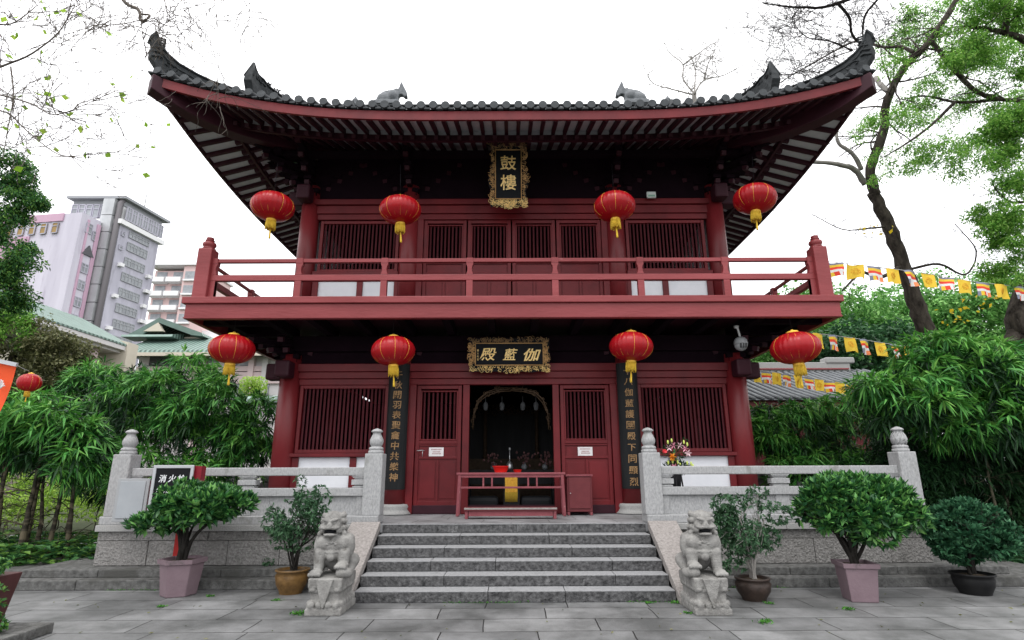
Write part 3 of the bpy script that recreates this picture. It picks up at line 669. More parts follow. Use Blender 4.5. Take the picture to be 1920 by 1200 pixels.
# railing of the balcony
def balrail():
    y = 10.2; R = MB
    bx('balcony_top_rail', -5.74, 5.74, y-.04, y+.04, 5.508, 5.582, 'red', .006)
    bx('balcony_mid_rail', -5.86, 5.86, y-.05, y+.05, 5.135, 5.255, 'red', .01)
    for s in (-1, 1):
        bx('balcony_top_rail', s*5.89-.035, s*5.89+.035, y+.14, 20.5, 5.516, 5.574, 'red', .015)
        bx('balcony_mid_rail', s*5.89-.05, s*5.89+.05, y+.14, 20.5, 5.136, 5.254, 'red', .01)
        p = bx('corner_post', s*5.89-.135, s*5.89+.135, y-.135, y+.135, BZT-.01, 5.78, 'red', .02)
        MB().lathe((s*5.89, y, 5.78), [(.12,0),(.125,.02),(.09,.04),(.105,.06),(.125,.10),(.115,.14),(.075,.16),(.07,.175),(.085,.185),(.085,.195),(.05,.205),(.07,.225),(.065,.25),(.02,.265)], 18).build('finial', 'red', p)
    def neck(x, yy, hor):
        w = (lambda a, b: (x-a, x+a, yy-b, yy+b)) if hor else (lambda a, b: (x-b, x+b, yy-a, yy+a))
        mb = MB(); mb.box(*w(.06, .05), BZT, 5.133)
        prof = [(.062, 5.257), (.062, 5.275), (.050, 5.30), (.040, 5.36), (.046, 5.42), (.066, 5.46), (.068, 5.512)]
        for (a, z0), (b, z1) in zip(prof, prof[1:]):
            q = []
            for ww, zz in ((a, z0), (b, z1)):
                x0, x1, y0, y1 = w(ww, .05); q += [(x0,y0,zz),(x1,y0,zz),(x1,y1,zz),(x0,y1,zz)]
            mb.hexa(q)
        x0, x1, y0, y1 = w(.062, .055); mb.box(x0, x1, y0, y1, 5.49, 5.59)
        mb.build('balcony_baluster', 'red', hall)
    for k in range(6): neck(-4.09+k*1.632, y, True)
    for s in (-1, 1):
        bx('end_stud', s*5.70-.04, s*5.70+.04, y-.045, y+.045, BZT, 5.133, 'red', .008)
        neck(s*5.72, y, True)
        for k in range(5): neck(s*5.89, 12.1+k*1.7, False)
balrail()
# ---- upper wall
bx('upper_tie_beam', -4.5, 4.5, UY-.15, UY+.12, 7.43, 7.56); bx('upper_tie_beam', -4.4, 4.4, UY-.09, UY+.11, 7.235, 7.427); bx('upper_lintel', -4.4, 4.4, UY-.05, UY+.10, 7.10, 7.232)
for s in (-1, 1):
    bx('beam_head', s*4.60-.15, s*4.60+.15, UY-.50, UY-.19, 7.42, 7.76, 'red_dark', .04)
    bx('beam_head', *sorted((s*4.68, s*5.05)), UY-.14, UY+.14, 7.42, 7.76, 'red_dark', .04)
    x0, x1 = sorted((s*2.60, s*4.23)); lattice(hall, x0, x1, UY, 5.92, 7.0, .078, .040)
    bx('upper_sill', *sorted((s*2.5, s*4.37)), UY-.12, UY+.1, 5.70, 5.85)
    bx('upper_wall_panel', *sorted((s*2.5, s*4.37)), UY-.02, UY+.06, 4.70, 5.70, 'white_plaster', 0)
    for xs in (2.52, 3.33, 4.3): bx('upper_stud', s*xs-.065, s*xs+.065, UY-.065, UY-.022, 4.70, 5.697)
    bx('upper_rail', *sorted((s*2.5, s*4.37)), UY-.067, UY-.021, 4.70, 5.22)
    bx('door_frame', *sorted((s*1.985, s*2.12)), UY-.07, UY+.07, 4.70, 7.097)
    bx('side_wall', *sorted((s*4.50, s*4.62)), UY+.2, BK-.2, 4.7, 7.5, 'white_plaster', 0)
    bx('side_beam', *sorted((s*4.45, s*4.69)), UY+.1, BK, 7.30, 7.56)
    for yy in (12.9, 15.2, 17.6): bx('side_stud', *sorted((s*4.48, s*4.66)), yy-.09, yy+.09, 4.7, 7.3)
for k, (a, b) in enumerate(((-1.98, -1.03), (-1.0, -.035), (-.005, .955), (.985, 1.98))):
    door_leaf(a, b, UY+.02, 4.72, 7.09, 6.15, 6.98)
bx('back_wall', -4.5, 4.5, BK-.05, BK+.05, 4.7, 7.5, 'red_dark', 0)
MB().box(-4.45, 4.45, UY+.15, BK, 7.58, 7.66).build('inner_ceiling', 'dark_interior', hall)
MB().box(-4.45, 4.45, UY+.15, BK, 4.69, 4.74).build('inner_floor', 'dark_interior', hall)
# bracket zone
MB().box(-4.5, 4.5, UY-.04, UY+.04, 7.56, 8.75).build('upper_frieze', 'soffit_wood', hall)
for s in (-1, 1): MB().box(*sorted((s*4.46, s*4.54)), UY+.05, BK, 7.56, 8.75).build('upper_frieze', 'soffit_wood', hall)
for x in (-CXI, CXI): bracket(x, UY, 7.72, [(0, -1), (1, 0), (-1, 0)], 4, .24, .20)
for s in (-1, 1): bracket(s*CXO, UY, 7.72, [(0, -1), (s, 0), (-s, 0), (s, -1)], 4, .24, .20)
for s in (-1, 1):
    for y in (14.0, 16.4): bracket(s*CXO, y, 7.72, [(s, 0), (0, 1), (0, -1)], 4, .24, .20)
bx('purlin', -5.5, 5.5, 11.05, 11.22, 8.36, 8.48, 'soffit_wood')
for s in (-1, 1): bx('purlin', *sorted((s*5.05, s*5.22)), 10.9, 19.4, 8.36, 8.48, 'soffit_wood')

# ---- roof geometry.  a,b half sizes of the eave rectangle, t inward distance, c distance to the corner along the eave
A_, B_, YC = 6.75, 5.83, 15.2; YF = YC-B_; ZE = 8.36; GT = 1.8
def lift(c, t=0): return .70*max(0, 1-max(0, c)/5.7)**2.8*max(0, 1-t/5)
def flare(c): return .16*max(0, 1-max(0, c)/4)**2
def ztop(t): return .40*t+.054*t*t
def zsof(t): return .33*t if t < .95 else .33*.95+.40*(t-.95)
SIDES = [('f', A_), ('b', A_), ('l', B_), ('r', B_)]
def edge(side, u, t, z):
    """u = signed distance along the eave from its middle, t = inward"""
    half = A_ if side in 'fb' else B_; c = half-abs(u); zz = z+lift(c, t); f = flare(c)*max(0, 1-t/1.5); u2 = u*(1+f/half) if c < 4 else u
    if side == 'f': return Vector((u2, YF+t-f, zz))
    if side == 'b': return Vector((-u2, 2*YC-YF-t+f, zz))
    if side == 'l': return Vector((-A_+t-f, YC-u2, zz))
    return Vector((A_-t+f, YC+u2, zz))
roof = MB(); tubes = MB(); ends = MB()
for sd_, half in SIDES:
    long_ = sd_ in 'fb'; T = B_-.02 if long_ else GT+.02
    def tmax(u):
        c = half-abs(u)
        if long_: return T if abs(u) <= A_-GT-.02 else max(0, c)
        return min(T, max(0, c))
    N = 58 if long_ else 50; p = 2*half/N
    nt_ = 10
    us = [-half+p*i for i in range(N+1)]
    for i in range(N):       # tile bed strips
        ua, ub = us[i], us[i+1]; ta, tb = tmax(ua), tmax(ub); um = (ua+ub)/2
        if long_ and (abs(ua) > A_-GT) != (abs(ub) > A_-GT): ta = tb = max(ta, tb)
        pa = [edge(sd_, ua, ta*k/nt_, ZE-.05+ztop(ta*k/nt_)) for k in range(nt_+1)]; pb = [edge(sd_, ub, tb*k/nt_, ZE-.05+ztop(tb*k/nt_)) for k in range(nt_+1)]
        o = []
        for k in range(nt_+1): o += [pa[k], pb[k]]
        roof.add(o, [(2*k, 2*k+1, 2*k+3, 2*k+2) for k in range(nt_)], True)
        t1 = tmax(um)
        if t1 > .06:
            m_ = max(3, int(t1*2.2)); pts = [edge(sd_, um, t1*k/m_-.03, ZE+.012+ztop(t1*k/m_)) for k in range(m_+1)]
            tubes.tube(pts, .070, 8)
        e = edge(sd_, um, -.06, ZE+.025); q = edge(sd_, um, -.02, ZE+.025); jz = rng.uniform(-.006, .006)
        e.z += jz; q.z += jz
        ends.tube([e, q], .080, 12, False)
        # drip tile between
        a1 = edge(sd_, um+p*.5, -.045, ZE-.05); d1 = edge(sd_, um+p*.5, .3, ZE-.04)
        ends.beam(a1, d1, p*.46, .03)
roof.build('tile_bed', 'tile', hall, fix=False); tubes.build('roof_tiles', 'tile', hall); ends.build('eave_tiles', 'tile_end', hall)
# fascia boards, follow the curve of the eave
for sd_, half in SIDES:
    mb = MB(); n = 40
    for (t0, t1, za, zb) in ((-.0, .05, -.27, -.085),):
        ring = []
        for i in range(n+1):
            u = -half+2*half*i/n
            ring.append([edge(sd_, u, t0, ZE+za), edge(sd_, u, t1, ZE+za), edge(sd_, u, t1, ZE+zb), edge(sd_, u, t0, ZE+zb)])
        vs = sum(ring, []); fs = [(4*i+k, 4*i+(k+1) % 4, 4*i+4+(k+1) % 4, 4*i+4+k) for i in range(n) for k in range(4)]+[(0,1,2,3), (4*n+3, 4*n+2, 4*n+1, 4*n)]
        mb.add(vs, fs)
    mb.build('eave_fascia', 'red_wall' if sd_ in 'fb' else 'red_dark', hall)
    # white boards above the rafters
    mb = MB(); N = 40
    def strip(ta, tb, zo):
        for i in range(N):
            ua = -half+2*half*i/N; ub = -half+2*half*(i+1)/N
            ca, cb = half-abs(ua), half-abs(ub)
            if min(ca, cb) < ta-.35: continue
            tA, tB = min(tb, max(ta, ca+.05)), min(tb, max(ta, cb+.05)); k_ = 5
            o = []
            for k in range(k_+1):
                x = ta+(tA-ta)*k/k_; y = ta+(tB-ta)*k/k_; o += [edge(sd_, ua, x, ZE+zo+zsof(x)), edge(sd_, ub, y, ZE+zo+zsof(y))]
            mb.add(o, [(2*k, 2*k+1, 2*k+3, 2*k+2) for k in range(k_)], False)
    strip(.05, .97, -.20); strip(.95, 2.4, -.33)
    for i in range(N):
        ua = -half+2*half*i/N; ub = -half+2*half*(i+1)/N
        if min(half-abs(ua), half-abs(ub)) < .7: continue
        mb.add([edge(sd_, ua, .96, ZE-.34+zsof(.96)), edge(sd_, ub, .96, ZE-.34+zsof(.96)), edge(sd_, ub, .96, ZE-.19+zsof(.96)), edge(sd_, ua, .96, ZE-.19+zsof(.96))], [(0,1,2,3)])
    mb.build('soffit_board', 'soffit_board', hall, fix=False)
    mb = MB()             # board between the two rafter rows
    for i in range(N):
        ua = -half+2*half*i/N; ub = -half+2*half*(i+1)/N
        if min(half-abs(ua), half-abs(ub)) < .9: continue
        a = edge(sd_, ua, .95, ZE+zsof(.95)-.385); b = edge(sd_, ub, .95, ZE+zsof(.95)-.385); mb.beam(a, b, .06, .14)
    mb.build('eave_batten', 'red_dark', hall)
# rafters: each its own part where they show largest, the rest merged
rest = MB(); count = 0
for sd_, half in SIDES:
    N = 56 if sd_ in 'fb' else 37; p = 2*half/N
    for i in range(N):
        u = -half+p*(i+.5); c = half-abs(u)
        show = (sd_ == 'f' and i % 1 == 0 and count < 100) or (sd_ in 'lr' and ((sd_ == 'l' and u > 1.0) or (sd_ == 'r' and u < -1.0)))
        mb = MB()
        te = min(.93, c+.05)
        if te > .12:
            a = edge(sd_, u, .052, ZE-.255+zsof(.05)); b = edge(sd_, u, te, ZE-.255+zsof(te)); mb.beam(a, b, .072, .085)
        if c > 1.0:
            te2 = min(2.35, c); a = edge(sd_, u, .80, ZE-.385+zsof(.95)-.06); b = edge(sd_, u, te2, ZE-.385+zsof(te2)); mb.beam(a, b, .08, .085)
        if not mb.v: continue
        if show and count < 99: mb.build('rafter', 'red_dark', hall); count += 1
        else: rest.add(mb.v, mb.f)
tag(rest.build('rafter', 'red_dark', hall), kind='stuff')
# hip rafters, hip ridges, gable ridges
def diag(sx, sy, q, z, off=0):
    x = sx*(A_-q); y = YC+sy*(B_-q); d = Vector((sx, -sy, 0)).normalized()*off   # off across the diagonal plane
    return Vector((x, y, z))+Vector((d.x, d.y, 0))
for sx in (-1, 1):
    for sy in (-1, 1):
        mb = MB(); n = 14; ring = []
        for i in range(n+1):
            q = -.16+2.6*i/n; z = ZE-.31+zsof(max(0, q))+lift(q, q)-.10*min(1, max(0, (q)/.5)); hh = .30 if q > .1 else .20+.1*(q+.16)/.26
            ring += [diag(sx, sy, q, z-hh*.75, -.15), diag(sx, sy, q, z-hh*.75, .15), diag(sx, sy, q, z+.16, .15), diag(sx, sy, q, z+.16, -.15)]
        fs = [(4*i+k, 4*i+(k+1) % 4, 4*i+4+(k+1) % 4, 4*i+4+k) for i in range(n) for k in range(4)]+[(0,1,2,3), (4*n+3, 4*n+2, 4*n+1, 4*n)]
        mb.add(ring, fs); mb.build('hip_rafter', 'red_dark', hall, bevel=.015)
        prof_top = [(-.22,9.58),(-.26,9.70),(-.245,9.84),(-.20,9.97),(-.165,9.86),(-.13,9.72),(-.03,9.57),(.12,9.46),(.35,9.41),(.55,9.40),(.85,9.45),(1.12,9.53),(1.66,9.74),(1.95,9.88)]
        prof_bot = [(1.95,9.2),(1.5,8.98),(1.0,8.86),(.5,8.82),(.1,8.87),(-.04,8.92),(-.10,9.06),(-.14,9.2),(-.22,9.34),(-.24,9.48)]
        dz = -.02
        outl = prof_top+prof_bot
        fn = lambda u, v, t: diag(sx, sy, u, v+dz, t*(max(.35, 1-max(0, v-9.35)/.8) if u < .1 else .9))
        hr = MB(); hr.prism(outl, fn, -.085, .085)
        # relief: edge mouldings and scrolls on both faces
        for sd2 in (-1, 1):
            hr.tube([fn(u, v-.03, sd2*.095) for u, v in prof_top[1:]], .024, 6)
            hr.tube([fn(u, v-.15, sd2*.09) for u, v in prof_top[4:]], .016, 5)
            hr.tube([fn(u, v+.13, sd2*.09) for u, v in prof_bot[:7]], .02, 5)
            for k in range(13):
                q = .0+k*.145; zt = np.interp(q, [p_[0] for p_ in prof_top[5:]], [p_[1] for p_ in prof_top[5:]])
                for j in range(2):
                    c0 = (q+.05*j, zt-.24-.14*j); a0 = k*2.1+j
                    hr.tube([fn(c0[0]+math.cos(a0+h*.9)*(.07-.009*h), c0[1]+math.sin(a0+h*.9)*(.065-.008*h), sd2*.088) for h in range(6)], .015, 5)
            for k in range(5):
                hr.tube([fn(-.21+.012*k, 9.35+.12*k, sd2*.088), fn(-.12+.01*k, 9.42+.11*k, sd2*.096), fn(-.08, 9.40+.09*k, sd2*.088)], .02, 5)
        hr.build('hip_ridge', 'ridge_stone', hall)
# main ridge, gable ridges with upturned ends, gable walls
mb = MB(); mb.box(-4.95, 4.95, YC-.14, YC+.14, 12.05, 12.50); mb.box(-4.95, 4.95, YC-.19, YC+.19, 12.50, 12.56); mb.build('main_ridge', 'ridge_stone', hall, bevel=.02)
for sx in (-1, 1):
    for sy in (-1, 1):
        X = sx*5.2
        Yf = lambda y: YC+sy*(YC-y)*1.0
        def fn(u, v, t): return (X+t*(max(.12, 1-max(0, v-9.2)/.42) if u < 9.85 else 1), YC+sy*(YC-u), v)
        top = [(9.46,9.07),(9.49,9.22),(9.55,9.40),(9.61,9.60),(9.67,9.50),(9.78,9.45),(9.91,9.455),(10.15,9.48),(10.64,9.66),(11.3,9.95)]
        outl = top+[(11.3,9.2),(10.5,8.95),(9.95,8.72),(9.72,8.80),(9.56,8.93)]
        hr = MB(); hr.prism(outl, fn, -.08, .08)
        for sd2 in (-1, 1):
            hr.tube([fn(u, v-.03, sd2*.09) for u, v in top[1:]], .02, 6)
            for k in range(9):
                c0 = (9.72+k*.14, 9.30+k*.055); hr.tube([fn(c0[0]+math.cos(k*2+h)*(.075-.01*h), c0[1]+math.sin(k*2+h)*(.08-.01*h), sd2*.084) for h in range(6)], .015, 5)
        hr.build('gable_ridge_end', 'ridge_stone', hall)
        mb = MB(); pts = [(sx*5.0, YC+sy*(B_-t), ZE+ztop(t)+.12) for t in np.linspace(1.75, B_, 10)]; mb.tube(pts, .17, 8); mb.build('gable_ridge', 'ridge_stone', hall)
    mb = MB(); pr_ = [(YC-B_+t, ZE-.1+ztop(t)) for t in np.linspace(GT-.1, B_, 9)]; pr_ += [(2*YC-y, z) for y, z in pr_[::-1][1:]]
    mb.prism(pr_, lambda u, v, t: (sx*4.8+t, u, v), -.05, .05); mb.build('gable_wall', 'red_dark', hall)
# ridge beasts: arched fish with raised tail
def beast(sx):
    mb = MB(); f = lambda x, z: (sx*x, YC, z)
    P_ = [(4.25,12.5),(4.24,12.75),(4.16,12.97),(4.0,13.10),(3.71,13.17),(3.53,13.20),(3.49,13.38),(3.45,13.46),(3.37,13.28),(3.27,13.08),(3.25,12.93),(3.32,12.90),(3.42,13.0),(3.51,12.97),(3.53,12.82),(3.44,12.5)]
    for x, z, rx, rz in ((3.95,12.85,.25,.22),(3.72,12.95,.2,.2)): mb.sphere(f(x, z), 1, 14, 10, sq=(rx, .20, rz))
    mb.prism(P_, lambda u, v, t_: (sx*u, YC+t_, v), -.09, .09)
    for k in range(5): mb.sphere(f(4.1-.12*k, 13.02+.05*k), .05, 8, 6)
    mb.box(*sorted((sx*3.55, sx*4.25)), YC-.18, YC+.18, 12.60, 12.74)
    remesh(mb, .022, 3).build('ridge_beast', 'beast_stone', hall)
    m2 = MB().lathe((sx*4.87, YC, 12.60), [(.08,0),(.09,.1),(.05,.14),(.10,.2),(.07,.27),(.03,.30),(.035,.33),(.01,.36)], 12); m2.build('ridge_knob', 'beast_stone', hall)
beast(-1); beast(1)
# loose things fixed on the pavilion
# ================================================================ LANTERNS
def make_lantern(loc, label, R_=.405, H_=.27, name='red_lantern', group='red lanterns hung on the pavilion'):
    t = thing(name, loc, label, 'lantern', group); x, y, z = loc
    mb = MB(); G = 28; nv = 20
    def P(u, v):
        a = u*2*PI; b = -PI/2*.93+PI*.93*v
        g = 1-.022*abs(math.cos(a*G/2))**6
        return (x+R_*math.cos(b)**.9*math.cos(a)*g, y+R_*math.cos(b)**.9*math.sin(a)*g, z+H_*math.sin(b))
    mb.grid(P, G*4, nv); sh = mb.build('lantern_shade', 'lantern_red', t, fix=True)
    mb = MB()
    for k in range(18):
        a = 2*PI*(k+.0)/18; pts = []
        for j in range(4, 17):
            b = -PI/2*.93+PI*.93*j/20; r = R_*math.cos(b)**.9*.987; pts.append((x+r*math.cos(a), y+r*math.sin(a), z+H_*math.sin(b)))
        mb.tube(pts, .0030, 4)
    mb.build('gold_rib', 'lantern_gold', sh)
    MB().lathe((x, y, z+H_*.95), [(.10,0),(.10,.03),(.085,.04),(.03,.045),(.02,.07)], 20).build('top_cap', 'lantern_gold', t)
    MB().lathe((x, y, z-H_*.98-.045), [(.085,0),(.092,.01),(.092,.04),(.08,.05)], 20).build('bottom_ring', 'lantern_gold', t)
    mb = MB()
    for k in range(26):
        a = 2*PI*k/26; rr = .086+.008*math.sin(k*5); mb.tube([(x+math.cos(a)*.085, y+math.sin(a)*.085, z-H_-.03), (x+math.cos(a)*rr, y+math.sin(a)*rr, z-H_-.10), (x+math.cos(a)*rr*1.02, y+math.sin(a)*rr*1.02, z-H_-.19-.012*(k % 3))], .0095, 4)
    mb.lathe((x, y, z-H_-.12), [(.078,-.05),(.080,.08)], 16)
    mb.tube([(x, y, z-H_-.14), (x+.008, y-.01, z-H_-.26), (x+.012, y-.012, z-H_-.36), (x+.012, y-.012, z-H_-.40)], [.01,.016,.02,.022], 6)
    mb.build('tassel', 'tassel', t)
    MB().tube([(x, y, z+H_+.03), (x, y, z+H_+.70)], .004, 5).build('hook_wire', 'sign_black', t)
    return t
spots = [((-4.66, 10.0, 6.60), 'red lantern hanging from the upper eave, far left, in front of the striped soffit'),
 ((-2.20, 10.1, 6.57), 'red lantern at the upper storey, left of the gold framed name board'),
 ((2.00, 10.1, 6.63), 'red lantern at the upper storey, right of the gold framed name board'),
 ((4.75, 10.05, 6.76), 'red lantern hanging from the upper eave at the right end'),
 ((-5.22, 10.25, 3.83), 'red lantern under the balcony at its left end, above the bamboo'),
 ((-2.23, 10.28, 3.79), 'red lantern under the balcony hanging over the left verse board'),
 ((2.20, 10.28, 3.86), 'red lantern under the balcony beside the right verse board'),
 ((5.17, 10.1, 3.78), 'red lantern under the balcony at its right end, beside the flags')]
L0 = make_lantern(*spots[0])
for i, (p, lab) in enumerate(spots[1:]):
    l_ = copy_tree(L0, p, lab); l_.rotation_euler = (math.radians((2.5, -2, 3, 1.5, -2.5, 2, -1.5)[i]), math.radians((-3, 2, 4, -2, 3, -2.5, 3)[i]), .37*(i+1))
for L_ in [o for o in bpy.data.objects if o.name.startswith('red_lantern') and o.type == 'EMPTY']:
    if L_.location.x > 4.9: L_.scale = (1.07, 1.07, 1.07)
make_lantern((-7.77, 9.0, 3.02), 'small round lantern strung above the bamboo near the orange banner', .39, .34, 'small_lantern', None).scale = (.42, .42, .42)

# ================================================================ NAME BOARDS AND VERSE BOARDS
def scroll(mb, fn, rg, u, v, s, rad):
    a0 = rg.uniform(0, 6.28); w = rg.choice([-1, 1]); mb.tube([fn(u+math.cos(a0+w*h*.95)*s*(1-.13*h), v+math.sin(a0+w*h*.95)*s*(1-.13*h), rg.uniform(.5, 1)*rad) for h in range(7)], [rad*(1-.08*h) for h in range(7)], 5)
def name_board(name, c, w, h, iw, ih, tilt, label, chars, outline, dens, rg, bright_bottom=True, ioff=(0, 0)):
    t = thing(name, c, label, 'name board'); up = Vector((0, -math.sin(tilt), math.cos(tilt))); rt = Vector((1, 0, 0)); nn = rt.cross(up); c = Vector(c)
    fn = lambda u, v, d=0: c+rt*u+up*v+nn*d
    MB().prism(outline, lambda u, v, t_: fn(u, v, t_), -.04, .0).build('backing', 'black_lacquer', t)
    ox, oy = ioff
    MB().prism([(ox-iw/2, oy-ih/2), (ox+iw/2, oy-ih/2), (ox+iw/2, oy+ih/2), (ox-iw/2, oy+ih/2)], lambda u, v, t_: fn(u, v, t_), .002, .02).build('panel', 'black_lacquer', t)
    fr = MB()
    for a, b in (((-iw/2, -ih/2), (iw/2, -ih/2)), ((iw/2, -ih/2), (iw/2, ih/2)), ((iw/2, ih/2), (-iw/2, ih/2)), ((-iw/2, ih/2), (-iw/2, -ih/2))):
        fr.tube([fn(ox+a[0], oy+a[1], .022), fn(ox+b[0], oy+b[1], .022)], .010, 6)
    for part, cond, mt in (('frame_bottom', lambda u, v: v < oy-ih/2, 'gold'), ('frame_side', lambda u, v: u-ox > iw/2 and oy-ih/2 <= v <= oy+ih/2, 'gold_dull'), ('frame_side', lambda u, v: u-ox < -iw/2 and oy-ih/2 <= v <= oy+ih/2, 'gold_dull'), ('frame_top', lambda u, v: v > oy+ih/2, 'gold_old')):
        mb = MB(); k = 0; tries = 0
        from_poly = outline
        def inside(u, v):
            r = False; j = len(outline)-1
            for i in range(len(outline)):
                (xi, yi), (xj, yj) = outline[i], outline[j]
                if (yi > v) != (yj > v) and u < (xj-xi)*(v-yi)/(yj-yi)+xi: r = not r
                j = i
            return r
        while k < (dens if part != 'frame_side' else dens*.55) and tries < 6000:
            tries += 1; u, v = rg.uniform(-w/2*1.05, w/2*1.05), rg.uniform(-h/2*1.05, h/2*1.05)
            if abs(u-ox) < iw/2+.012 and abs(v-oy) < ih/2+.012: continue
            if not cond(u, v) or not inside(u, v): continue
            scroll(mb, fn, rg, u, v, rg.uniform(.025, .055), rg.uniform(.0045, .008)); k += 1
        mb.build(part, mt, t)
    fr.build('moulding', 'gold_dull', t)
    mb = MB()
    for (ch, u, v, cw, chh, bold, sh) in chars: write(mb, ch, fn(u, v, .018), cw, chh, rt, up, .018, bold, sh, wob=.012)
    mb.build('lettering', 'gold', t); return t
rg = np.random.default_rng(5)
ol = [(-.40,-.62),(-.38,-.74),(-.30,-.70),(-.20,-.72),(-.08,-.745),(0,-.77),(.08,-.745),(.20,-.72),(.30,-.70),(.38,-.74),(.40,-.62),(.39,-.45),(.37,-.38),(.43,-.25),(.435,-.10),(.41,.05),(.36,.2),(.40,.35),(.39,.5),(.37,.60),(.42,.63),(.50,.66),(.47,.74),(.38,.75),(.2,.74),(.08,.77),(0,.80),(-.08,.77),(-.2,.74),(-.38,.75),(-.47,.74),(-.50,.66),(-.42,.63),(-.37,.60),(-.39,.5),(-.40,.35),(-.36,.2),(-.41,.05),(-.435,-.10),(-.43,-.25),(-.37,-.38),(-.39,-.45)]
name_board('upper_name_board', (-.085, 10.98, 7.86), 1.0, 1.56, .56, 1.08, .20, 'tall black name board in a carved gold frame under the upper eave', [('鼓', .0, .23, .34, .32, .004, 0), ('樓', .0, -.20, .34, .34, .006, 0)], ol, 120, rg, ioff=(0, -.02))
ol2 = [(-.80,-.30),(-.76,-.345),(-.6,-.325),(-.45,-.355),(-.3,-.33),(-.12,-.34),(0,-.37),(.12,-.34),(.3,-.33),(.45,-.355),(.6,-.325),(.76,-.345),(.80,-.30),(.79,-.2),(.83,-.05),(.80,.1),(.81,.25),(.80,.34),(.5,.335),(.4,.35),(0,.335),(-.4,.35),(-.5,.335),(-.80,.34),(-.81,.25),(-.80,.1),(-.83,-.05),(-.79,-.2)]
nb = name_board('lower_name_board', (-.075, 11.12, 3.88), 1.64, .72, 1.36, .44, .14, 'wide black name board in a carved gold frame above the open doorway', [('殿', -.43, .01, .34, .30, .010, .25), ('藍', .02, .01, .30, .29, .010, .25), ('伽', .46, .0, .34, .27, .014, .25)]+[('關', -.63, .09, .035, .04, 0, 0), ('三', -.63, .03, .035, .035, 0, 0), ('元', -.63, -.03, .035, .04, 0, 0), ('日', -.63, -.09, .035, .04, 0, 0)], ol2, 95, rg, ioff=(0, .015))
def verse(s, text, label, z0, z1):
    xc = s*CXI; t = thing('verse_board', (xc, WY-.25, PZ+.45), label, 'verse board', 'verse boards on the front columns')
    mb = MB(); n = 12; r1, r2 = .222, .252
    vs = []; fs = []
    for i in range(n+1):
        a = -PI/2-.98+1.96*i/n
        for r in (r1, r2):
            for z in (1.29, 3.74): vs.append((xc+r*math.cos(a), WY+r*math.sin(a), z))
    for i in range(n):
        a = i*4; b = a+4; fs += [(a, b, b+1, a+1), (a+2, a+3, b+3, b+2), (a, a+2, b+2, b), (a+1, b+1, b+3, a+3)]
    fs += [(0, 1, 3, 2), (4*n, 4*n+2, 4*n+3, 4*n+1)]
    mb.add(vs, fs); mb.build('board', 'black_board', t)
    lt = MB(); m = len(text)
    for i, ch in enumerate(text):
        z = z0+(z1-z0)*i/(m-1); g = MB(); write(g, ch, (0, 0, 0), .165, .155, (1, 0, 0), (0, 0, 1), .010, .010, .05, .01)
        vs = []
        for v in g.v:
            a = -PI/2+v.x/.25; r = .253-v.y; vs.append((xc+r*math.cos(a), WY+r*math.sin(a), z+v.z))
        lt.add(vs, g.f)
    lt.build('lettering', 'gold_old', t)
verse(-1, '千秋關羽表聖龕中共樂神', 'black verse board with gold characters left of the doorway, tassel over its top', 3.50, 1.52)
verse(1, '十八伽藍護國殿下同顯烈', 'black verse board with gold characters right of the doorway, worn lower half', 3.57, 1.42)

# ================================================================ FURNITURE AT THE DOOR
Z0 = PZ
def post(mb, x, y, z0, z1, w=.045, d=.045, dx=0, dy=0): mb.hexa([(x-w/2, y-d/2, z0), (x+w/2, y-d/2, z0), (x+w/2, y+d/2, z0), (x-w/2, y+d/2, z0), (x-w/2+dx, y-d/2+dy, z1), (x+w/2+dx, y-d/2+dy, z1), (x+w/2+dx, y+d/2+dy, z1), (x-w/2+dx, y+d/2+dy, z1)])
t = thing('door_table', (-.05, 11.0, Z0), 'long narrow red openwork table standing across the open doorway', 'table')
ty, tz = 10.98, 1.60
mb = MB().box(-1.06, .96, ty-.16, ty+.16, tz-.045, tz).build('tabletop', 'table_red', t, bevel=.012)
mb = MB().box(-1.02, .92, ty-.145, ty-.105, tz-.09, tz-.047); mb.box(-1.02, .92, ty-.145, ty-.105, tz-.285, tz-.25)
for x in (-.56, -.40, .27, .43): mb.box(x-.016, x+.016, ty-.143, ty-.107, tz-.25, tz-.09)
mb.box(-1.02, .92, ty+.105, ty+.145, tz-.09, tz-.047); mb.build('apron', 'table_red', t, bevel=.004)
for sx, x in ((-1, -1.0), (1, .90)):
    for sy in (-1, 1):
        mb = MB(); post(mb, x+sx*.03, ty+sy*.13, Z0, tz-.046, .055, .05, -sx*.03, 0); mb.build('leg', 'table_red', t, bevel=.006)
t = thing('kneeling_bench', (-.06, 10.3, Z0), 'low red kneeling bench with a worn pale edge in front of the doorway', 'bench')
MB().box(-.86, .75, 10.22, 10.50, Z0+.13, Z0+.185).build('seat', 'cabinet_red', t, bevel=.01)
MB().box(-.855, .745, 10.213, 10.219, Z0+.155, Z0+.184).build('worn_edge', 'ramp_stone', t)
mb = MB().box(-.78, .67, 10.25, 10.29, Z0+.045, Z0+.128); mb.build('apron', 'table_red', t)
for x in (-.82, .71):
    for y in (10.27, 10.46): mb = MB(); post(mb, x, y, Z0, Z0+.129, .05, .05); mb.build('leg', 'table_red', t)
t = thing('side_cabinet', (1.25, 11.2, Z0), 'small dark red cupboard with chipped door against the right door leaf', 'cabinet')
MB().box(1.0, 1.47, 11.02, 11.40, Z0+.06, 1.52).build('body', 'cabinet_red', t, bevel=.01); MB().box(.98, 1.49, 11.0, 11.42, 1.522, 1.56).build('top', 'table_red', t, bevel=.006)
d = MB().box(1.035, 1.435, 11.0, 11.018, Z0+.12, 1.50).build('door', 'cabinet_red', t, bevel=.005); MB().sphere((1.06, 10.99, 1.22), .012).build('handle', 'steel', d)
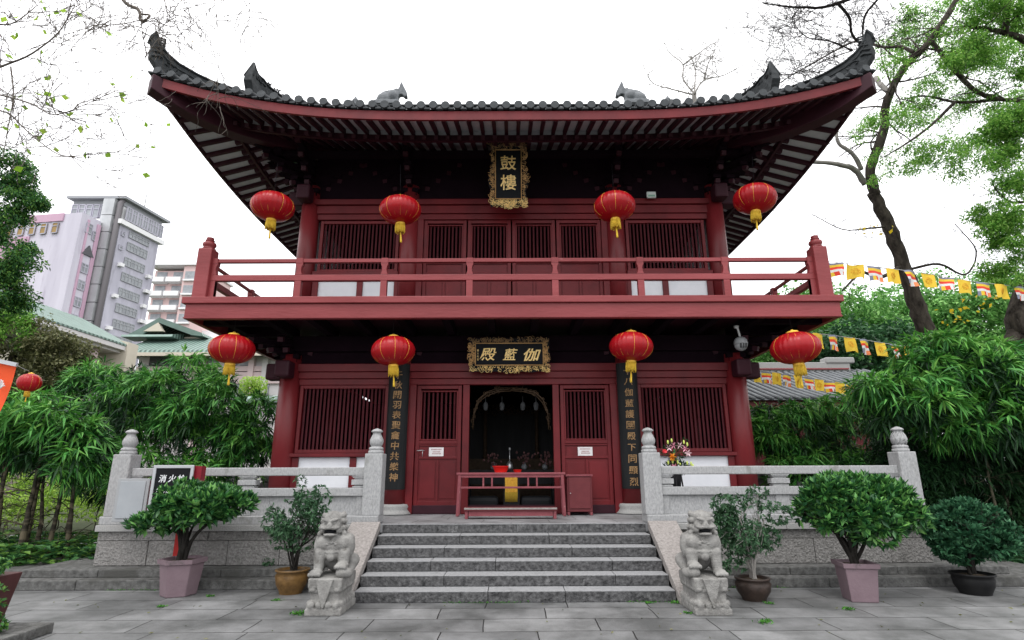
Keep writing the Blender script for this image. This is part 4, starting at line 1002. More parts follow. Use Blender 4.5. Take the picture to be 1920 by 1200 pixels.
for x in (1.025, 1.445):
    for y in (11.05, 11.37): mb = MB(); post(mb, x, y, Z0, Z0+.06, .045, .045); mb.build('leg', 'table_red', t)
def basin(x, y, z, r, h, label):
    o = MB().lathe((x, y, z), [(r*.72, 0), (r*.96, h*.92), (r*1.03, h*.93), (r*1.03, h), (r*.94, h), (r*.70, .015), (.001, .012)], 28, cap=False).build('plastic_basin', 'plastic_red', origin=(x, y, z)); return tag(o, label, 'basin')
basin(-.24, ty, tz+.002, .155, .115, 'large bright red plastic basin on the doorway table'); basin(.075, ty+.03, tz+.002, .085, .05, 'small shallow red plastic dish on the doorway table')
t = thing('altar_table', (-.05, 13.3, Z0), 'dark altar table inside the doorway with a gold embroidered cloth', 'altar')
MB().box(-1.1, 1.0, 13.0, 13.7, 1.58, 1.66).build('tabletop', 'black_board', t, bevel=.01)
for x in (-1.02, .92):
    for y in (13.08, 13.6): MB().box(x-.05, x+.05, y-.05, y+.05, Z0, 1.578).build('leg', 'black_board', t)
MB().box(-.96, .86, 13.05, 13.08, 1.35, 1.575).build('apron', 'black_board', t)
t = thing('prayer_stand', (-.04, 11.95, Z0), 'small stand draped with a gold embroidered cloth behind the doorway table', 'stand')
MB().box(-.20, .12, 11.85, 12.05, Z0+.10, 1.50).build('body', 'black_board', t)
MB().box(-.22, .14, 11.80, 12.08, Z0+.04, Z0+.10).build('base', 'camera_grey', t, bevel=.01)
c_ = MB().grid(lambda u, v: (-.17+.25*u, 11.838-.006*math.sin(u*18), 1.22+.30*v), 16, 4).build('cloth', 'cloth_gold', t, fix=False)
mb = MB()
for k in range(16): mb.tube([(-.165+k*.016, 11.836, 1.22), (-.165+k*.016, 11.834, 1.03)], .005, 4)
mb.build('fringe', 'tassel', c_)
for x, lab in ((-.60, 'dark padded kneeling cushion inside the doorway on the left'), (.50, 'dark padded kneeling cushion inside the doorway on the right')):
    c_ = MB().box(x-.36, x+.30, 11.9, 12.4, Z0+.01, Z0+.30).build('cushion', 'cushion', origin=(x, 12.1, Z0), bevel=.08); tag(c_, lab, 'cushion', 'cushions in the doorway')
v_ = MB().lathe((-.08, 13.1, 1.662), [(.07,0),(.09,.03),(.075,.10),(.05,.16),(.015,.19),(.01,.32),(.012,.42),(.03,.44),(.02,.48),(.003,.49)], 16).build('incense_burner', 'steel', origin=(-.08, 13.1, 1.66)); tag(v_, 'slim silver incense lamp standing on the dark altar', 'lamp')
rg = np.random.default_rng(9)
for k, (x, lab) in enumerate(((-.45, 'bunch of dusky pink lotus flowers on the altar, left of the silver lamp'), (.25, 'bunch of dusky pink lotus flowers on the altar, just right of the silver lamp'), (.72, 'fuller bunch of pink lotus flowers at the right end of the altar'))):
    t = thing('altar_flowers', (x, 13.2, 1.66), lab, 'flowers', 'flowers on the altar')
    MB().lathe((x, 13.2, 1.662), [(.05,0),(.07,.06),(.035,.13),(.05,.16)], 12).build('vase', 'beast_stone', t)
    mb = MB()
    for j in range(22 if k < 2 else 34):
        h_ = rg.uniform(0, .30); mb.sphere((x+rg.normal()*(.13-.2*h_), 13.12+rg.uniform(-.05, .1), 1.74+h_), .026, 7, 5, sq=(1, 1, 1.2))
    mb.build('blossom', 'petal_dusky', t)
t = thing('altar_shrine', (-.05, 15.6, Z0), 'dim dark altar cabinet with carved dull gold trim at the back of the shrine room', 'shrine')
MB().box(-1.6, 1.5, 15.4, 16.2, Z0, 1.95).build('base', 'carved_dark', t); MB().box(-1.5, 1.4, 15.9, 16.1, 1.95, 3.3).build('backboard', 'black_board', t)
for x in (-1.45, -.75, .65, 1.35): MB().lathe((x, 15.6, 1.95), [(.07, 0), (.05, .1), (.05, 1.3), (.08, 1.4)], 12).build('column', 'carved_dark', t)
mb = MB()
for k in range(46): scroll(mb, lambda u, v, d=0: Vector((u, 15.5-d, v)), rg, rg.uniform(-1.45, 1.35), 3.25+rg.uniform(-.12, .12), .09, .014)
mb.build('carved_frieze', 'carved_dark', t)
for k, (x, lab) in enumerate(((-.62, 'dark glass lamp hanging inside the doorway, leftmost'), (-.25, 'dark glass lamp hanging inside the doorway, left of the middle'), (.22, 'dark glass lamp hanging inside the doorway, right of the middle'), (.52, 'dark glass lamp hanging inside the doorway, rightmost'))):
    o = MB().lathe((x, 12.8, 3.02), [(.01,.25),(.012,.12),(.05,.10),(.06,.03),(.045,-.05),(.02,-.07)][::-1], 14).build('hanging_lamp', 'beast_stone', origin=(x, 12.8, 3.0)); tag(o, lab, 'lamp', 'lamps inside the doorway')
# flower basket on a tripod by the right railing
t = thing('flower_basket', (2.93, 10.6, PZ), 'black stand with two tiers of pink lilies and red gerberas behind the right railing', 'flower stand')
fx, fy = 2.92, 10.55
mb = MB()
for a in (.3, 2.4, 4.5): mb.tube([(fx+math.cos(a)*.20, fy+math.sin(a)*.18, PZ), (fx+math.cos(a)*.10, fy+math.sin(a)*.1, 1.66)], .014, 6)
mb.build('stand_leg', 'sign_black', t)
MB().lathe((fx, fy, 1.15), [(.06,0),(.09,.25),(.13,.50)], 14).build('basket', 'sign_black', t)
MB().tube([(fx-.02, fy, 1.6), (fx, fy, 1.9), (fx+.02, fy, 2.0)], .02, 6).build('stem', 'leaf_shrub', t)
def lily(c, s, m_, rg):
    P = []; D = []
    ax = unit(np.array([rg.normal()*.5, -1.0, .2+rg.normal()*.4])); 
    for k in range(6):
        a = k*PI/3; e1 = np.cross(ax, [0, 0, 1.]); e1 /= np.linalg.norm(e1); e2 = np.cross(ax, e1); P.append(c); D.append(ax*.45+e1*math.cos(a)+e2*math.sin(a))
    return P, D
for m_, pts in (('petal_light', [(2.80,2.02),(3.02,2.06),(3.14,1.93),(2.93,1.60),(3.14,1.62)]), ('petal_pink', [(2.88,2.06),(3.10,2.0),(2.77,1.64),(2.88,1.68),(3.19,1.63)]), ('petal_red', [(2.72,1.96)]), ('petal_orange', [(3.04,1.63),(2.86,1.86)])):
    P = []; D = []
    for x, z in pts:
        p, d = lily(np.array([x, fy-.12+rg.normal()*.02, z]), 1, m_, rg); P += p; D += d
        if m_ in ('petal_red', 'petal_orange'):
            for q in range(3): p, d = lily(np.array([x, fy-.12, z]), 1, m_, rg); P += p; D += d
    leaves('blossom', P, D, .085 if 'red' not in m_ else .05, .035, m_, t, droop=.05, rng=rg)
mb = MB(); mb.sphere((2.97, fy-.13, 1.64), .05, 10, 8, sq=(1, .7, .9)); mb.build('blossom', 'petal_hot', t)
mb = MB()
for x, z in ((2.80,2.12),(2.87,2.15),(3.15,2.08),(3.09,2.12),(2.78,1.76),(2.86,1.78),(2.95,1.77),(3.12,1.75),(3.19,1.74),(3.22,1.70),(2.99,1.72)): mb.sphere((x, fy-.1, z), .018, 8, 6, sq=(1, 1, 2.2))
mb.build('bud', 'bud', t)
P, O = lump_points([((2.93, fy, 1.93), (.2, .12, .14)), ((2.95, fy, 1.68), (.22, .12, .08)), ((3.12, fy+.05, 2.15), (.03, .03, .16))], 150, rg); PP, DD = clusters(P, O, 3, rg, .7, .6, -.3); leaves('foliage', PP, DD, .11, .02, 'leaf_bamboo_dark', t, .1, rg)

# security camera, exit lamp
cx, cz = 4.40, 3.99; t = thing('dome_camera', (cx, 10.7, 4.35), 'round grey dome security camera hanging under the balcony near its right end', 'camera')
MB().tube([(cx-.02, 10.7, 4.36), (cx-.02, 10.7, 4.33), (cx, 10.7, 4.31), (cx+.03, 10.7, 4.12)], [.05,.05,.02,.02], 10).build('bracket', 'white_paint', t)
h = MB().lathe((cx+.03, 10.7, 3.98), [(.128,0),(.13,.04),(.12,.09),(.09,.13),(.05,.15),(.02,.16)], 20).build('housing', 'camera_grey', t)
MB().sphere((cx+.03, 10.7, 3.975), .122, 20, 12, sq=(1, 1, .95)).build('dome', 'camera_grey', t)
mb = MB(); 
for x in (-.05, 0, .05): mb.box(cx+.03+x-.014, cx+.03+x+.014, 10.572, 10.60, 3.90, 3.99)
mb.build('lens_slot', 'camera_dark', t)
p = at(1221, 366, 11.45); t = thing('emergency_lamp', p, 'small pale rectangular lamp fixed under the upper eave beside the right lantern', 'lamp')
MB().box(p.x-.10, p.x+.10, p.y-.03, p.y+.03, p.z-.07, p.z+.075).build('housing', 'glass_white', t, bevel=.008); MB().box(p.x-.075, p.x+.075, p.y-.036, p.y-.031, p.z-.05, p.z-.005).build('screen', 'exit_green', t)

# ================================================================ STONE LIONS
def lion(cx, cy, s, label):
    """s = +1: the ball lies under the paw on the +x side.  built facing -y"""
    t = thing('stone_lion', (cx, cy, 0), label, 'stone lion'); PH = .40
    X = lambda x: cx+s*x
    mb = MB(); r = .205
    for w_, y0, y1, z0, z1 in ((.213,-.33,.33,0,.075),(.17,-.29,.29,.075,.30),(.198,-.32,.32,.30,.40)): mb.box(cx-w_, cx+w_, cy+y0, cy+y1, z0, z1)
    mb.box(cx-.19, cx+.19, cy-.305, cy+.305, .245, .262)
    def petals(z, n, rz, out, w0):
        for face in range(4):
            L = (.39 if face % 2 == 0 else .60); m = n if face % 2 == 0 else n+2
            for k in range(m):
                u = -L/2+L*(k+.5)/m; q = (u, -.30-out) if face == 0 else (.175+out, u) if face == 1 else (u, .30+out) if face == 2 else (-.175-out, u)
                sq = (L/m*.46, .03, rz) if face % 2 == 0 else (.03, L/m*.46, rz)
                mb.sphere((cx+q[0], cy+q[1], z), 1, 10, 8, sq=sq)
    petals(.115, 4, .045, .015, .2); petals(.275, 4, .028, .0, .2)
    ped = remesh(mb, .011, 2).build('pedestal', 'lion_stone', t)
    fn = lambda u, v, d: (cx+u, cy+d, v)
    MB().prism([(-.105,.395),(.105,.395),(.01,.085),(-.01,.085)], fn, -.348, -.30).build('hanging_cloth', 'lion_stone', t, bevel=.006)
    B = MB(); 
    def S(x, y, z, a, b, c, m=10):
        if z > .44: k = .89; x, y, z, a, b, c = -.03+(x+.03)*k, -.06+(y+.06)*k, .46+(z-.46)*.97, a*k, b*k, c*.96
        else: x *= 1.05; a *= 1.05
        B.sphere((X(x), cy+y, PH+z), 1, 16, m, sq=(a, b, c))
    def cap(p, q, r1, r2):
        p = np.array(p); q = np.array(q)
        for k in range(7): v = p+(q-p)*k/6; rr = r1+(r2-r1)*k/6; S(v[0], v[1], v[2], rr, rr, rr)
    S(0, .16, .20, .17, .17, .20); S(0, .10, .30, .16, .17, .20); S(0, .0, .36, .17, .15, .16)
    S(0, -.06, .335, .165, .12, .10)
    for e in (-1, 1):
        S(e*.095, -.095, .365, .105, .085, .095); S(e*.165, -.03, .33, .075, .10, .14); S(e*.16, -.02, .40, .07, .09, .08)
        cap((e*.135, -.115, .25), (e*.140, -.135, .07), .072, .056)
        top = .10 if e > 0 else 0
        if e > 0: S(.165, -.20, .05, .085, .09, .065); S(.22, -.16, .04, .05, .09, .055)
        S(e*.145, -.19, .045+top*.85, .075, .085, .042)
        for k in range(4): S(e*.145-.054+.036*k, -.262, .032+top*.85, .021, .028, .026)
        cap((e*.175, .16, .14), (e*.185, .0, .05), .085, .05); S(e*.185, -.02, .035, .055, .09, .035)
    hx = -.03*1
    S(hx, -.05, .62, .135, .125, .125); S(hx, -.11, .655, .12, .09, .085); S(hx, .0, .52, .14, .13, .10)
    for e in (-1, 1):
        B.sphere((X(hx+e*.052), cy-.195, PH+.641), 1, 14, 8, sq=(.060, .028, .020), rot=Matrix.Rotation(-e*s*.30, 3, 'Y'))
        S(hx+e*.062, -.196, .612, .030, .028, .017); S(hx+e*.085, -.155, .575, .05, .07, .045); S(hx+e*.105, -.12, .52, .035, .08, .04)
        B.sphere((X(hx+e*.067), cy-.188, PH+.549), 1, 14, 8, sq=(.053, .04, .020), rot=Matrix.Rotation(-e*s*.22, 3, 'Y'))
    S(hx, -.215, .598, .034, .042, .026); S(hx+.02, -.235, .580, .022, .025, .018); S(hx-.02, -.235, .580, .022, .025, .018)
    S(hx, -.21, .556, .085, .052, .022)
    S(hx, -.165, .470, .098, .085, .020); S(hx, -.195, .472, .085, .065, .022); S(hx, -.10, .46, .10, .08, .03)
    rgl = np.random.default_rng(2)
    for row in range(5):
        z = .70-.075*row; n = 9
        for k in range(n):
            a = -.35+(PI+.7)*k/(n-1); rr = .135+.015*row*(row < 4)
            S(hx+rr*math.cos(a), .0+rr*math.sin(a)*.95-.02, z+rgl.uniform(-.01, .01), .036, .036, .036, 8)
    for k in range(6): S(hx-.09+.036*k, -.05, .735-.012*abs(k-2.5), .03, .05, .025, 8)
    # collar strap and bell
    pts = [(X(.17*math.sin(a)), cy-.02-.150*math.cos(a), PH+.315-.045*math.cos(a)) for a in np.linspace(-1.5, 1.5, 15)]
    B.tube(pts, .0125, 6, False)
    S(0, -.165, .215, .045, .045, .05); S(0, -.165, .265, .05, .035, .03); S(0, -.06, .24, .12, .12, .08)
    for x_, z_ in ((-.03, .385), (0, .375), (.03, .385), (-.045, .36), (.045, .36), (0, .40)): S(x_, -.178, z_, .016, .014, .010, 6)
    b = remesh(B, .0082, 1, .4).build('lion_body', 'lion_stone', t)
    MB().sphere((X(hx), cy-.162, PH+.511), 1, 12, 8, sq=(.068, .038, .024)).build('mouth_shade', 'black_lacquer', t)  # black blob in the jaw gap, painted stand-in for the cavity's shade
    return t
lion(-2.235, 7.52, 1, 'carved grey stone lion on a pedestal at the left foot of the steps')
lion(2.285, 7.45, -1, 'carved grey stone lion on a pedestal at the right foot of the steps')

# ================================================================ PLANTS IN POTS
def pot_hex(root, x, y, r0, r1, h, m, n=6, rot=0.0):
    MB().lathe((x, y, 0), [(r1, 0), (r0*.96, h-.06)], n, False, rot=rot).build('pot', m, root, bevel=.012)
    MB().lathe((x, y, 0), [(r0*.955, h-.062), (r0*1.06, h-.055), (r0*1.08, h), (r0*.93, h), (r0*.88, h-.05), (.01, h-.055)], n, False, cap=False, rot=rot).build('pot_rim', m, root)
    MB().lathe((x, y, 0), [(r0*.9, h-.045), (r0*.5, h-.025), (.01, h-.02)], n, True, cap=False, rot=rot).build('soil', 'soil', root)
def pot_round(root, x, y, r0, r1, h, m, belly=1.0):
    MB().lathe((x, y, 0), [(r1, 0), (r1*1.02, .02), ((r0+r1)/2*1.08*belly, h*.4), (r0*1.0*belly, h*.75), (r0*.95, h-.03), (r0*1.08, h-.02), (r0*1.08, h), (r0*.92, h), (r0*.9, h-.05), (.01, h-.04)], 32, cap=False).build('pot', m, root)
    MB().lathe((x, y, 0), [(r0*.91, h-.04), (r0*.5, h-.02), (.01, h-.015)], 20, cap=False).build('soil', 'soil', root)
def potted(name, x, y, label, potfn, ph, crown, stems, leafm, nclus, per, L, Wd, rng, lumps_k=22, out=.7, tan=.75, down=-.1, droop=.12, lf=.36, bark='bark_dark', r0=.024, lower=-1, sub=None):
    t = thing(name, (x, y, 0), label, 'potted plant'); potfn(t)
    cc, cr = crown
    mb = MB(); ends = []
    for k in range(stems):
        a = rng.uniform(0, 6.28); tx, ty = cc[0]+cr[0]*.62*math.cos(a)*rng.uniform(.3, 1), cc[1]+cr[1]*.6*math.sin(a); tz = cc[2]+cr[2]*rng.uniform(-.5, .3)
        p0 = (x+rng.normal()*.03, y+rng.normal()*.03, ph-.05); p1 = (x+(tx-x)*.25+rng.normal()*.04, y+(ty-y)*.25, ph+(tz-ph)*.4); p2 = (x+(tx-x)*.65+rng.normal()*.05, y+(ty-y)*.65, ph+(tz-ph)*.72)
        pts = limb(mb, [p0, p1, p2, (tx, ty, tz)], r0*rng.uniform(.6, 1.1), r0*.3, 7)
        for q in range(3):
            i = int(rng.integers(len(pts)//2, len(pts))); twig(mb, pts[i], (rng.normal()*.6, rng.normal()*.6, .7), .28, r0*.3, 1, rng, kids_=2, n=4)
    mb.build('stems', bark, t)
    lumps = sub if sub else sub_lumps(cc, cr, lumps_k, rng, lf)+[(cc, tuple(np.array(cr)*.62))]
    P, O = lump_points(lumps, nclus, rng, (.8, 1.14), lower, .08); PP, DD = clusters(P, O, per, rng, out, tan, down)
    leaves('foliage', PP, DD, rng.uniform(.75, 1.2, len(PP))*L, rng.uniform(.8, 1.15, len(PP))*Wd, leafm, t, droop, rng)
    return t
R1 = np.random.default_rng(21)
potted('potted_shrub', -4.60, 8.42, 'leafy dark green shrub in a pink hexagonal pot in front of the fire hydrant sign', lambda t: pot_hex(t, -4.60, 8.42, .29, .225, .47, 'pot_pink', 6, .35), .47,
       ((-4.48, 8.5, 1.20), (.80, .55, .36)), 9, 'leaf_shrub', 1250, 8, .125, .056, R1, droop=.03, sub=sub_lumps((-4.50, 8.5, 1.19), (.57, .5, .27), 24, R1, .40)+sub_lumps((-4.98, 8.5, .98), (.38, .4, .22), 10, R1, .42)+[((-4.6, 8.5, 1.1), (.48, .4, .20))]+sub_lumps((-4.55, 8.4, 1.0), (.50, .35, .15), 8, R1, .34), lower=-.5, r0=.035, down=-.35)
potted('potted_shrub', -3.10, 8.52, 'sparse thin leaved bush in a glazed brown pot beside the left stone lion', lambda t: pot_round(t, -3.10, 8.52, .215, .15, .31, 'pot_brown', 1.05), .31,
       ((-3.1, 8.5, 1.02), (.62, .4, .40)), 9, 'leaf_small', 560, 7, .068, .026, R1, lumps_k=26, lf=.28, out=.5, tan=.9, down=.1, r0=.016, sub=sub_lumps((-3.12, 8.5, 1.0), (.64, .42, .42), 22, R1, .24)+[((-2.80, 8.5, 1.28), (.18, .15, .16)), ((-3.1, 8.5, 1.42), (.08, .08, .14)), ((-3.1, 8.55, .75), (.35, .25, .2))])
potted('potted_shrub', 3.10, 7.98, 'thin twiggy grey green bush in a dark brown round pot beside the right stone lion', lambda t: pot_round(t, 3.10, 7.98, .205, .145, .27, 'pot_dark', 1.1), .27,
       ((3.05, 8.0, .95), (.55, .4, .45)), 9, 'leaf_small', 760, 7, .066, .026, R1, out=.5, tan=.9, down=.1, r0=.018, bark='bark_pale', sub=sub_lumps((3.10, 8.0, .84), (.54, .42, .44), 26, R1, .25)+[((2.90, 8, 1.20), (.24, .15, .1)), ((3.3, 8, 1.32), (.12, .1, .10)), ((3.52, 8, 1.06), (.2, .15, .12)), ((2.9, 8.0, .42), (.16, .13, .08))])
potted('potted_shrub', 4.44, 7.93, 'broad glossy green shrub in a large pink pot right of the steps', lambda t: pot_hex(t, 4.44, 7.93, .285, .225, .46, 'pot_pink', 4, .62), .47,
       ((4.40, 7.95, 1.15), (.95, .62, .46)), 7, 'leaf_shrub', 1800, 8, .125, .054, R1, droop=.03, lumps_k=34, lf=.36, lower=-.6, r0=.035, down=-.35, sub=sub_lumps((4.58, 7.95, 1.13), (.74, .56, .38), 30, R1, .38)+sub_lumps((5.05, 7.95, .93), (.42, .4, .30), 10, R1, .42)+[((4.6, 7.95, 1.08), (.6, .4, .28))]+sub_lumps((4.62, 7.9, .86), (.62, .45, .20), 12, R1, .36)+sub_lumps((4.10, 7.95, 1.02), (.26, .3, .24), 5, R1, .4))
potted('potted_shrub', 6.22, 8.30, 'round bluish green bush in a low black pot at the right end of the platform', lambda t: pot_round(t, 6.22, 8.30, .245, .18, .26, 'pot_black', 1.0), .27,
       ((6.33, 8.4, .78), (.56, .48, .40)), 7, 'leaf_black_pot', 1500, 8, .10, .048, R1, droop=.03, lumps_k=40, lf=.30, r0=.025, down=-.3)
t = thing('planter_box', (-5.28, 6.1, 0), 'dark maroon planter with a trailing light green plant at the left edge', 'planter')
MB().hexa([(-5.92,5.95,.10),(-5.32,5.95,.10),(-5.32,6.45,.10),(-5.92,6.45,.10),(-5.98,5.88,.60),(-5.24,5.88,.60),(-5.24,6.5,.60),(-5.98,6.5,.60)]).build('box', 'pot_maroon', t, bevel=.01)
MB().box(-5.95, -4.84, 5.80, 6.55, .002, .10).build('base_slab', 'plinth_stone', t, bevel=.01)
P, O = lump_points([((-5.35, 6.1, .70), (.20, .25, .08)), ((-5.13, 6.05, .36), (.08, .12, .22)), ((-5.08, 6.05, .2), (.10, .12, .1))], 150, R1); PP, DD = clusters(P, O, 6, R1, .6, .8, .1); leaves('foliage', PP, DD, .06, .032, 'leaf_mid', t, .15, R1)

# ================================================================ FIRE HYDRANT BOX AND SIGN
t = thing('fire_hydrant_sign', (-5.05, 8.86, 0), 'black framed fire hydrant sign with white characters on a red stand above the pink pot', 'sign')
sx0, sx1, sz0, sz1, sy = -5.45, -4.86, 1.06, 1.715, 8.86
MB().box(sx0, sx1, sy, sy+.16, sz0, sz1).build('box', 'sign_red', t, bevel=.006)
MB().box(sx1+.002, sx1+.10, sy+.03, sy+.16, sz0, sz1-.004).build('side_panel', 'sign_red', t)
mb = MB(); mb.box(sx0-.01, sx1+.01, sy-.03, sy-.002, sz1-.035, sz1+.01); mb.box(sx0-.01, sx1+.01, sy-.03, sy-.002, sz0-.01, sz0+.035); mb.box(sx0-.01, sx0+.035, sy-.031, sy-.001, sz0+.035, sz1-.035); mb.box(sx1-.035, sx1+.01, sy-.031, sy-.001, sz0+.035, sz1-.035)
mb.build('frame', 'grey_frame', t, bevel=.005)
p_ = MB().box(sx0+.035, sx1-.035, sy-.018, sy-.003, sz0+.035, sz1-.035).build('panel', 'sign_black', t)
mb = MB()
for i, ch in enumerate('消火栓'): write(mb, ch, (-5.16+.14*(i-1)+.0, sy-.019, 1.53), .115, .115, (1, 0, 0), (0, 0, 1), .004, .012, .12)
for i, ch in enumerate('使用方法'): write(mb, ch, (-5.16+.115*(i-1.5), sy-.019, 1.36), .085, .085, (1, 0, 0), (0, 0, 1), .004, .006, .12)
for r_ in range(3):
    for i in range(7): mb.box(-5.38+.064*i, -5.34+.064*i, sy-.022, sy-.0185, 1.24-.045*r_, 1.257-.045*r_)
mb.build('lettering', 'white_paint', p_)
mb = MB(); mb.box(-5.02, -4.94, 8.90, 8.94, .24, 1.05); mb.box(-5.14, -4.80, 8.89, 8.95, .24, .27); mb.build('stand', 'hydrant_red', t)
mb = MB(); 
for k in range(9): mb.box(-5.62+.09*k, -5.57+.09*k, 8.83, 8.85, .965, .985)
mb.build('warning_strip', 'white_paint', t)
t = thing('hydrant_cabinet', (-5.85, 9.1, .9), 'pale grey metal cabinet leaning on the left corner post of the railing', 'cabinet')
MB().box(-6.05, -5.62, 9.05, 9.20, .93, 1.50).build('body', 'sign_red', t, bevel=.005)
f_ = MB().box(-6.09, -5.60, 9.02, 9.048, .90, 1.53).build('door', 'frame_grey', t, bevel=.006); MB().box(-6.04, -5.65, 9.008, 9.018, .95, 1.49).build('door_panel', 'grey_door', f_, bevel=.004)

# ================================================================ BAMBOO
def bamboo(x, y, label, lumps, n, per, L, Wd, rng, leafm='leaf_bamboo', canes=(), group='bamboo clumps beside the pavilion', down=.45, cr=.03, sub=16, f=.34):
    t = thing('bamboo_clump', (x, y, 0), label, 'bamboo', group)
    mb = MB()
    for (a, b, c) in canes:
        pts = limb(mb, [a, ((a[0]+b[0])/2+rng.normal()*.05, (a[1]+b[1])/2, (a[2]+b[2])/2), b, c], cr*rng.uniform(.8, 1.2), cr*.3, 8)
        for q in range(12): 
            i = int(rng.integers(3, len(pts))); twig(mb, pts[i], (rng.normal(), rng.normal(), .3), .6, cr*.22, 1, rng, grav=.12, kids_=2, n=3)
    if canes: mb.build('canes', 'cane' if x > 0 else 'cane_ringed', t)
    LL = []
    for c, r in lumps: LL += sub_lumps(c, r, sub, rng, f, .8)
    P, O = lump_points(LL, n, rng, (.86, 1.05), -.35, .05)
    core = [(c, tuple(np.array(r)*.78)) for c, r in lumps]; P2, O2 = lump_points(core, n//3, rng, (.8, 1.0), -1, .3)  # core leaves use the dark green: shade inside the clump put into colour
    lighter = rng.random(len(P)) < np.clip(.24+.5*O[:, 2], .10, .7)  # lighter leaves, likelier on upward-facing sprays
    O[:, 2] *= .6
    for nm, PQ, OQ, mt in (('foliage', P[~lighter], O[~lighter], leafm), ('lighter_foliage', P[lighter], O[lighter], 'leaf_bamboo_light' if leafm == 'leaf_bamboo' else leafm), ('inner_foliage', P2, O2, 'leaf_bamboo_dark')):
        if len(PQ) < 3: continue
        PP, DD = fans(PQ, OQ, per, rng, .6, down if nm != 'lighter_foliage' else down*.6)
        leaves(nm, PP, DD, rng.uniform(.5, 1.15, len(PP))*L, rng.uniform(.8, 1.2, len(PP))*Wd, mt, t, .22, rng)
    return t
R2 = np.random.default_rng(33)
def cane_set(x0, x1, y, ztop_, k, rng, lean=.4):
    out = []
    for _ in range(k):
        x = rng.uniform(x0, x1); yy = y+rng.normal()*.25; d = rng.normal()*lean
        out.append(((x, yy, 0), (x+d*.6, yy, ztop_*.55), (x+d*1.2, yy+rng.normal()*.1, ztop_)))
    return out
bamboo(-8.9, 10.9, 'near bamboo clump at the far left with bare canes below its drooping crown', [((-9.7, 11.0, 2.45), (1.25, 1.0, .85)), ((-8.5, 10.8, 2.25), (1.0, .9, .80)), ((-7.95, 10.6, 1.95), (.5, .6, .6)), ((-10.6, 11.2, 2.4), (.9, .9, .85))], 1450, 7, .34, .041, R2, canes=cane_set(-10.6, -7.9, 10.9, 2.6, 11, R2, .12), cr=.055)
bamboo(-7.9, 13.6, 'wide dense bamboo clump behind the left end of the stone railing', [((-10.4, 14.4, 3.2), (1.7, 1.2, 1.2)), ((-8.7, 13.7, 3.3), (1.6, 1.1, 1.3)), ((-7.1, 13.3, 2.9), (1.15, .9, 1.2)), ((-6.15, 13.4, 2.55), (.8, .8, 1.05)), ((-8.0, 13.2, 1.5), (2.2, .8, .9))], 3000, 7, .33, .038, R2, canes=cane_set(-10, -7, 13.8, 2.6, 9, R2, .2), cr=.035)
bamboo(7.2, 13.6, 'rounded bamboo clump behind the right railing, below the grey tiled roof', [((6.7, 13.8, 2.5), (1.3, 1.0, 1.0)), ((8.2, 13.8, 2.2), (1.2, .9, 1.1)), ((6.6, 13.4, 1.4), (.9, .8, .9)), ((7.8, 13.3, 1.4), (.9, .8, .8))], 2000, 7, .32, .038, R2, canes=cane_set(6.4, 8.2, 13.8, 2.2, 6, R2, .2), cr=.03)
bamboo(8.9, 11.2, 'largest bamboo clump, overhanging the right end post of the railing', [((8.9, 11.3, 3.25), (1.6, 1.1, .95)), ((7.6, 11.1, 2.9), (1.05, .85, .68)), ((10.4, 11.4, 3.2), (1.4, 1.1, 1.1)), ((11.0, 11.0, 2.4), (.8, .8, .9)), ((9.5, 11.0, 2.45), (1.4, .9, .65))], 2400, 7, .36, .045, R2, canes=cane_set(8.6, 10.6, 12.0, 3.0, 9, R2, .1), cr=.035)
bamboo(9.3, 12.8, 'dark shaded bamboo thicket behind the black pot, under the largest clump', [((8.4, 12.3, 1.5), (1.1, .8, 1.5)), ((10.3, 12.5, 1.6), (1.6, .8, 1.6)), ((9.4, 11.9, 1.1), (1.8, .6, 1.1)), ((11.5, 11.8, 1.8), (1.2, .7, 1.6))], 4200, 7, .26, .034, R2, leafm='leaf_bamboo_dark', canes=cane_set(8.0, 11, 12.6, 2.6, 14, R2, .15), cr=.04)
bamboo(-11.9, 13.0, 'dark bamboo behind the canes at the far left edge', [((-13.2, 13.4, 2.4), (1.7, .9, 1.4))], 1200, 7, .28, .034, R2, leafm='leaf_bamboo_dark', canes=cane_set(-13.6, -11.6, 13.2, 2.6, 6, R2, .2), cr=.04)

# ================================================================ TREES
def crown(t, lumps, n, per, L, Wd, leafm, rng, out=.5, tan=.9, down=.15, shell=(.5, 1.0), sub=14, f=.36, droop=.15, name='crown'):
    LL = []
    for c, r in lumps: LL += sub_lumps(c, r, sub, rng, f)
    P, O = lump_points(LL, n, rng, shell, -1, .25); PP, DD = clusters(P, O, per, rng, out, tan, down)
    PP = PP+rng.normal(size=PP.shape)*L*.5
    return leaves(name, PP, DD, rng.uniform(.6, 1.2, len(PP))*L, rng.uniform(.8, 1.2, len(PP))*Wd, leafm, t, droop, rng)
R3 = np.random.default_rng(44)
A = lambda px, py, Y: tuple(at(px, py, Y))
# the big leaning tree right of the pavilion
t = thing('leaning_tree', A(1790, 905, 15.3), 'tall leaning tree with dark bark and bright airy leaves right of the pavilion', 'tree')
mb = MB(); b1 = [A(1830, 880, 15.2), A(1790, 720, 15.1), (A(1757, 660, 15)), A(1732, 610, 15), A(1712, 555, 14.9), A(1688, 480, 14.8), A(1662, 415, 14.7), A(1636, 362, 14.6)]
limb(mb, b1, .27, .15, 14)
E_ = []
RM = [.004]
def br(pts, r0, r1, k=4, L=1.2, dep=2, grav=.0, mm=None, tw=True):
    P_ = limb(mm or mb, pts, r0, r1, 9)
    if tw:
        for _ in range(int(k*2.2)):
            i = int(R3.integers(len(P_)//4, len(P_))); twig(mm or mb, P_[i], (R3.normal(), R3.normal()*.6, R3.normal()*.6+.2), L, max(RM[0]*1.6, r1*.4), dep, R3, grav=grav, kids_=3, ends=E_, n=5, rmin=RM[0])
